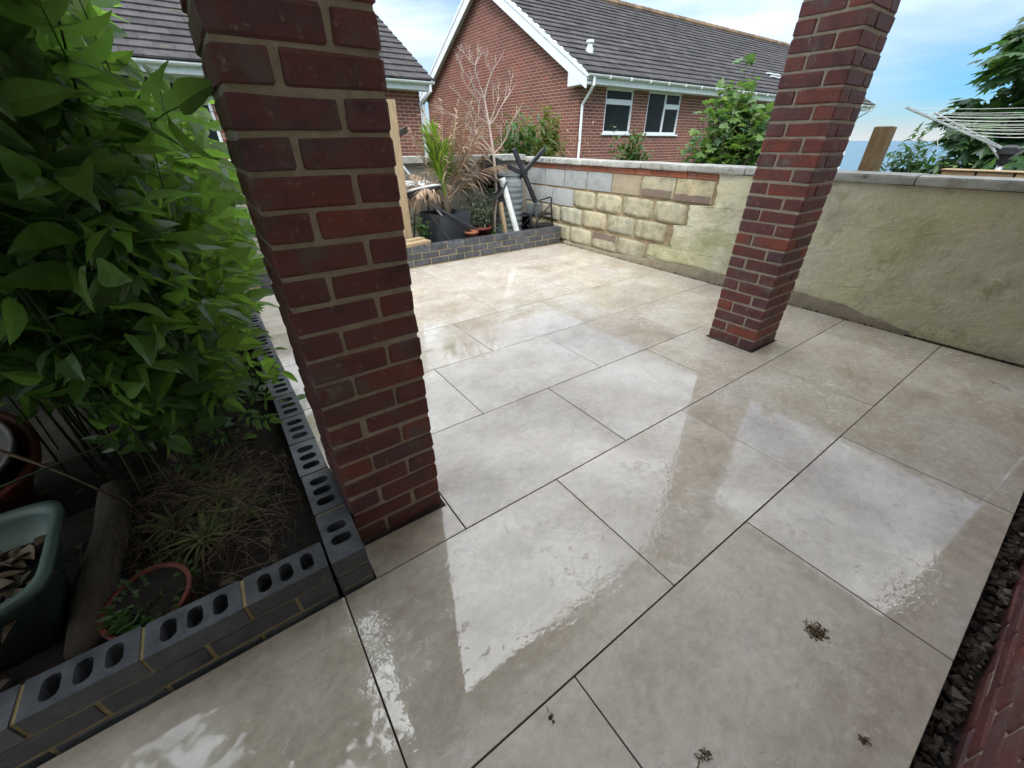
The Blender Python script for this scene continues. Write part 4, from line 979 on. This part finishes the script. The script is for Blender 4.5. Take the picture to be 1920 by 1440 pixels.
# pots with plants
def pot(name, c, r, h, mat_, label):
    t = thing(name, c, label, 'pot'); part('pot', MB().lathe([(.01,0),(r*.72,0),(r*.94,h*.82),(r*1.06,h*.83),(r*1.08,h),(r*.95,h),(r*.9,h*.85),(.01,h*.83)], c, 26), mat_, t, smooth=True); return t
pot('terracotta_pot', (2.69,3.74,BZ-.02), .085, .17, 'terracotta', 'small orange terracotta pot beside the square planter')
pot('terracotta_pot', (2.90,3.83,BZ-.02), .125, .19, 'red_pot', 'wide dark red pot holding the grey-green shrub')
rr = random.Random(5)
def bushy(name, label, base, tips, mat_, n, size, group=None, blade=leaflet, stemr=.005, mat_s='bark', cat='shrub', wdr=.35):
    t = thing(name, base, label, cat, group); m = MB(); s = MB(); base = Vector(base)
    for tip in tips:
        tip = Vector(tip); pts = bez(base+Vector((rr.uniform(-.03,.03),rr.uniform(-.03,.03),0)), base.lerp(tip,.5)+Vector((0,0,.1*(tip-base).length)), tip, 7); s.tube(pts, [stemr*(1-.1*k) for k in range(8)], 4)
        for k in range(n):
            f = rr.uniform(.25,1); q = f*7; i = min(6, int(q)); p = pts[i].lerp(pts[i+1], q-i)+Vector((rr.uniform(-1,1),rr.uniform(-1,1),rr.uniform(-1,1)))*size*.9
            d = Vector((rr.uniform(-1,1),rr.uniform(-1,1),rr.uniform(-.6,.8))); l = size*rr.uniform(.6,1.25)
            if blade is leaflet: leaflet(m, p, d, Vector((rr.uniform(-.4,.4),rr.uniform(-.4,.4),1)), l, l*wdr, .2, .2, 3)
            else: blade(m, p, d, Vector((rr.uniform(-.5,.5),rr.uniform(-.5,.5),1)), l)
    part('foliage', m, mat_, t, kind='stuff'); part('stem', s, mat_s, t, kind='stuff'); return t
bushy('olive_shrub', 'grey-green bushy shrub in the wide dark red pot', (2.90,3.83,.28), [(2.90+rr.uniform(-.24,.24), 3.85+rr.uniform(-.14,.18), rr.uniform(.45,.86)) for _ in range(22)], 'grey_leaf', 40, .055)
bushy('leafy_weed', 'low leafy weed beside the dark red pot', (3.06,3.72,BZ), [(3.06+rr.uniform(-.08,.1),3.72+rr.uniform(-.06,.06),rr.uniform(.2,.3)) for _ in range(6)], 'tree_leaf', 10, .05, cat='plant', wdr=.7)
bushy('ivy_clump', 'dark ivy trailing between the timber post and the square planter', (2.08,3.85,BZ), [(2.08+rr.uniform(-.12,.14),3.85+rr.uniform(-.1,.1),rr.uniform(.3,.55)) for _ in range(9)], 'ivy_leaf', 22, .045, cat='plant', wdr=.8)
bushy('brown_shrub', 'withered brown bush behind the grey-green potted shrub', (3.12,4.2,BZ), [(3.08+rr.uniform(-.18,.14),4.2+rr.uniform(-.1,.1),rr.uniform(.45,.8)) for _ in range(9)], 'palm_dead', 22, .035)
pot('terracotta_pot', (2.68,3.955,BZ-.02), .1, .16, 'black_plastic', 'black pot half hidden behind the small orange terracotta pot')
# white round table tipped over
t = thing('bistro_table', (2.15,4.05,BZ), 'small white round table tipped on its black legs behind the palm', 'table')
rt_ = Euler((R(-14), R(-6), 0)).to_matrix()
part('top', MB().lathe([(.01,0),(.255,0),(.262,.008),(.262,.02),(.25,.024),(.01,.024)], (2.19,4.05,.74), 32, rt_), 'white_plastic', t, smooth=False)
part('apron', MB().lathe([(.235,-.03),(.245,-.03),(.245,-.001),(.235,-.001)], (2.19,4.05,.74), 32, rt_), 'black_plastic', t)
for (x, y) in ((2.02,3.93),(2.36,3.95),(2.03,4.2),(2.35,4.2)): part('leg', MB().tube([(2.19+(x-2.19)*.6,4.05+(y-4.05)*.6,.72),(x+ (x-2.19)*.3,y,BZ-.02)], .010, 8), 'black_plastic', t)
tag(part('white_tray', MB().hexa([(2.06,4.12,.79),(2.40,4.08,.775),(2.40,4.30,.83),(2.08,4.30,.83),(2.06,4.12,.80),(2.40,4.08,.785),(2.40,4.30,.84),(2.08,4.30,.84)]), 'white_plastic'), 'flat white tray lying on the tipped white table', 'tray')
# timber post with rail, offcuts, metal strips
t = thing('timber_post', (1.97,3.86,BZ), 'tall pale timber post rising beside the dark pillar in the back bed', 'post')
part('shaft', MB().beam((1.885,3.86,BZ-.05),(1.885,3.86,1.62),.075,.075,(0,1,0)), 'timber', t)
part('rail', MB().beam((1.91,3.90,1.31),(2.12,4.10,1.37),.03,.06), 'weathered_timber', t)
tag(part('timber_offcut', MB().beam((1.72,3.60,.243),(2.05,3.66,.245),.11,.034), 'timber'), 'sawn timber offcut lying on the blue brick edging', 'offcut')
tag(part('timber_offcut', MB().beam((1.80,3.70,.262),(2.02,3.76,.262),.10,.030), 'timber'), 'second timber offcut resting behind the one on the blue edging', 'offcut')
tag(part('metal_strip', MB().beam((2.02,4.42,1.17),(2.36,3.76,.42),.035,.008), 'metal_tube'), 'grey metal strip leaning across the tipped white table', 'strip')
tag(part('metal_strip', MB().beam((2.20,3.68,.60),(2.74,3.70,.30),.03,.02), 'dark_grey_planter'), 'dark bar slanting down across the front of the square planter', 'bar')
tag(part('cane', MB().tube([(2.34,3.66,.225),(2.17,3.82,.52)],.006,6), 'straw'), 'thin pale cane leaning on the left side of the planter', 'cane')
tag(part('cane', MB().tube([(2.68,3.64,.20),(2.63,3.85,.45)],.006,6), 'straw'), 'thin pale cane leaning behind the small orange pot', 'cane')

# ================================================================== beyond the wall
def tz(x, y): return terrain(x, y)
rr = random.Random(12)
bushy('strap_leaf_plant', 'drooping strap-leaved plant behind the back wall below the gable', (4.45,5.05,-.08), [(4.4+rr.uniform(-.2,.2),5.0+rr.uniform(-.15,.15),rr.uniform(1.15,1.62)) for _ in range(9)], 'ivy_leaf', 110, .22, wdr=.17, cat='plant')
bushy('golden_shrub', 'yellow-green rounded shrub behind the wall near the white downpipe', (5.15,5.3,-.09), [(5.12+rr.gauss(0,.22),5.3+rr.gauss(0,.18),1.0+rr.uniform(-.1,.72)) for _ in range(44)], 'yellow_leaf', 120, .085, wdr=.55)
bushy('dry_shrub', 'sparse reddish twiggy shrub against the bungalow corner', (5.55,5.1,-.1), [(5.55+rr.gauss(0,.22),5.1+rr.gauss(0,.15),1.0+rr.uniform(-.1,.6)) for _ in range(16)], 'palm_dead', 26, .05, wdr=.3)
bushy('ivy_column', 'dark ivy climbing a stump below the bungalow windows', (6.05,4.15,-.2), [(6.05+rr.gauss(0,.12),4.12+rr.gauss(0,.12),rr.uniform(.85,1.50)) for _ in range(30)]+[(6.05+rr.gauss(0,.25),4.1+rr.gauss(0,.1),rr.uniform(.85,1.15)) for _ in range(12)], 'ivy_leaf', 75, .07, wdr=.75)
bushy('small_sapling', 'tiny leafy seedling tip just above the wall coping', (5.9,3.05,-.2), [(5.9+rr.gauss(0,.06),3.05+rr.gauss(0,.06),rr.uniform(1.0,1.18)) for _ in range(6)], 'sapling_leaf', 10, .07, blade=lobed, cat='plant')
# sycamore sapling
tips = []
for (cx, cy, z0, z1, r_, n_) in ((6.35,2.56,.9,1.75,.36,40), (6.30,2.60,1.5,2.25,.09,10), (6.05,2.80,1.4,2.0,.12,9), (6.55,2.42,1.2,1.7,.25,14), (5.95,2.88,1.0,1.7,.20,14)):
    for _ in range(n_): tips.append((cx+rr.gauss(0,r_*.55), cy+rr.gauss(0,r_*.5), rr.uniform(z0,z1)))
bushy('sycamore_sapling', 'bright green bushy sycamore sapling in front of the bungalow beside the red pillar', (6.3,2.6,-.25), tips, 'sapling_leaf', 24, .13, blade=lobed, stemr=.010, cat='tree')
# big tree on the right
def tree(name, label, base, top, clumps, n, size, mat_, r0):
    t = thing(name, base, label, 'tree'); base = Vector(base); tk = MB(); m = MB()
    top = Vector(top); pts = bez(base, base.lerp(top,.5)+Vector((.1,.1,0)), top, 8); tk.tube(pts, [r0*(1-.09*k) for k in range(9)], 8)
    for (c, r_) in clumps:
        c = Vector(c); i = min(8, max(2, int(8*(c.z-base.z)/(top.z-base.z))-1)); tk.tube(bez(pts[min(i,8)], pts[min(i,8)].lerp(c,.6)+Vector((0,0,.1)), c, 5), [r0*.35*(1-.15*k) for k in range(6)], 5)
        for k in range(n):
            v = Vector((rr.gauss(0,1),rr.gauss(0,1),rr.gauss(0,1))).normalized()*r_*rr.uniform(.35,1.05); v.z *= .75; d = Vector((v.x+rr.uniform(-.4,.4)*r_, v.y+rr.uniform(-.4,.4)*r_, -.25*r_+rr.uniform(-.5,.3)*r_))
            lobed(m, c+v, d, Vector((rr.uniform(-.4,.4),rr.uniform(-.4,.4),1)), size*rr.uniform(.65,1.2))
    part('trunk', tk, 'bark', t, smooth=True); part('crown', m, mat_, t, kind='stuff')
cl = []
for _ in range(64):
    z = rr.uniform(.6, 2.85); w = 1.2*(1-.40*max(0, z-1.35)); cl.append(((8.5+rr.uniform(-.5,.9), -.05+rr.uniform(-w, w*.80), z), rr.uniform(.26,.40)))
tree('sycamore_tree', 'large dark green sycamore tree at the right edge behind the clothes airer', (8.7,-.2,-.6), (8.6,-.3,2.6), cl, 85, .19, 'tree_leaf', .11)
cl2 = []
for (cx, cy, z0, z1) in ((6.9,.78,.85,1.45), (7.0,.95,.85,1.25), (6.8,.6,.85,1.35)):
    for _ in range(9): cl2.append(((cx+rr.gauss(0,.07),cy+rr.gauss(0,.07),rr.uniform(z0,z1)), .12))
bushy('young_walnut', 'slender young tree with drooping narrow leaves seen against the sea', (6.9,.75,-.3), [c for c, _ in cl2], 'tree_leaf', 40, .12, wdr=.30, cat='tree')
bushy('lime_shrub', 'yellow-green leafy shrub just behind the wall under the airer', (7.3,.35,-.35), [(7.3+rr.gauss(0,.2),.25+rr.gauss(0,.25),rr.uniform(.75,1.10)) for _ in range(18)], 'sapling_leaf', 16, .09, wdr=.6)
# square timber post behind the wall
t = thing('square_post', (4.45,.37,-.1), 'square sawn timber post with a knot standing behind the wall coping', 'post')
part('shaft', MB().box((4.40,.325,-.12),(4.52,.435,1.352)), 'treated_timber', t)
part('top_cut', MB().box((4.43,.328,1.353),(4.47,.432,1.358)), 'white_plastic', t)
# rotary airer
HUB = Vector((6.0,-.135,1.18)); t = thing('rotary_airer', (6.0,-.135,tz(6,-.1)), 'rotary clothes airer with metal arms and pale lines beyond the wall', 'clothes airer')
part('pole', MB().tube([(6.0,-.135,tz(6,0)-.05),(6.0,-.135,1.20)], .024, 10), 'metal_tube', t, smooth=True)
part('hub', MB().lathe([(.01,-.10),(.04,-.10),(.055,-.03),(.075,-.02),(.075,.03),(.03,.05),(.01,.05)], HUB, 14), 'black_plastic', t)
tipz = 1.56; arms = []
for k in range(4):
    a = R(140+90*k); tip = HUB+Vector((math.cos(a)*1.02, math.sin(a)*1.02, .33)); arms.append(tip); ar = part('arm', MB().beam(HUB+(tip-HUB)*.04, tip, .016, .016), 'metal_tube', t)
    part('strut', MB().tube([HUB+Vector((0,0,-.09)), HUB+(tip-HUB)*.22], .008, 6), 'metal_tube', t)
m = MB()
for q in range(8):
    f = .38+.60*q/7
    for k in range(4):
        p, r_ = HUB+(arms[k]-HUB)*f, HUB+(arms[(k+1)%4]-HUB)*f; mid = (p+r_)/2-Vector((0,0,.03+.03*f)); m.tube(bez(p, mid, r_, 6), .0022, 4, False)
part('line', m, 'cord', t, kind='stuff')
part('loose_cord', MB().tube([HUB+(arms[0]-HUB)*.62, HUB+(arms[0]-HUB)*.62+Vector((.0,.01,-.10)), HUB+(arms[0]-HUB)*.62+Vector((0,-.02,-.17))], .003, 4), 'cord', t)
# low wall with coloured capping
t = thing('low_wall', (5.6,-.9,tz(5.6,0)), 'low neighbouring wall capped with striped brown and buff blocks', 'wall')
part('core', MB().box((5.50,-2.6,tz(5.6,0)-.2),(5.66,.14,.972)), 'grey_render', t)
part('capping', MB().box((5.475,-2.6,1.039),(5.68,.15,1.046)), 'timber', t)
for k in range(12):
    ya = .14-k*.228; part('block', chamfer('block', .19, .215, .064, .004, .001, k), 'neighbour_cap', t, (5.58, ya-.11, .973))

# ================================================================== dirt on the slabs
def clump(c, r_, n_, label, seed, lumps=0):
    rr = random.Random(seed); m = MB()
    for k in range(n_):
        a = rr.uniform(0,6.28); p = Vector((c[0]+rr.gauss(0,r_*.35), c[1]+rr.gauss(0,r_*.35), .0025)); d = Vector((math.cos(a),math.sin(a),0)); l = rr.uniform(.4,1.1)*r_
        m.tube(bez(p, p+d*l*.5+Vector((-d.y,d.x,0))*rr.uniform(-.5,.5)*l+Vector((0,0,rr.uniform(0,.006))), p+d*l, 4), rr.uniform(.0006,.0013), 3)
    for k in range(lumps):
        p = Vector((c[0]+rr.gauss(0,r_*.4), c[1]+rr.gauss(0,r_*.4), .001)); s = rr.uniform(.0015,.005); i = len(m.v)
        for dd in ((1,0,0),(-1,0,0),(0,1,0),(0,-1,0),(0,0,.8),(0,0,-.3)): m.v.append(tuple(p+Vector(dd)*s*rr.uniform(.6,1.4)))
        m.f += [tuple(i+q for q in f) for f in ((0,2,4),(2,1,4),(1,3,4),(3,0,4),(2,0,5),(1,2,5),(3,1,5),(0,3,5))]
    tag(part('dirt_clump', m, 'mud'), label, 'dirt')
def gp(u, v):
    d = camo_inv.to_3x3().inverted() @ Vector(((u-960)/747.29, (720-v)/747.29, -1)); k = -CAM.z/d.z; return (CAM.x+d.x*k, CAM.y+d.y*k)
clump(gp(1530,1185), .030, 26, 'brown muddy root clump on the slab below the bright reflection', 1, 130)
clump(gp(1318,1420), .022, 16, 'thin curled root fibres on the slab at the bottom edge', 2, 6)
clump(gp(1618,1388), .012, 12, 'small mud crumb near the right edge of the patio', 3, 12)
clump(gp(1868,722), .05, 5, 'thin dark twigs on the slab near the stained wall', 4)
clump(gp(1032,1345), .012, 5, 'small dark sprig on the slab at the bottom of the picture', 5, 8)

# ================================================================== groups of look-alikes
GROUPS = {'brick_pillar': 'brick pillars of the porch', 'brick_bungalow': 'bungalows beyond the wall', 'brick_edging': 'blue brick edgings round the beds', 'terracotta_pot': 'pots in the beds',
          'flower_pot': 'pots in the beds', 'nursery_pot': 'pots in the beds', 'timber_offcut': 'timber offcuts on the back edging', 'metal_strip': 'bars leaning in the back bed', 'cane': 'canes in the back bed', 'dirt_clump': 'dirt left on the slabs'}
for o in scene.objects:
    if o.parent is None and o.name.split('.')[0] in GROUPS: o['group'] = GROUPS[o.name.split('.')[0]]
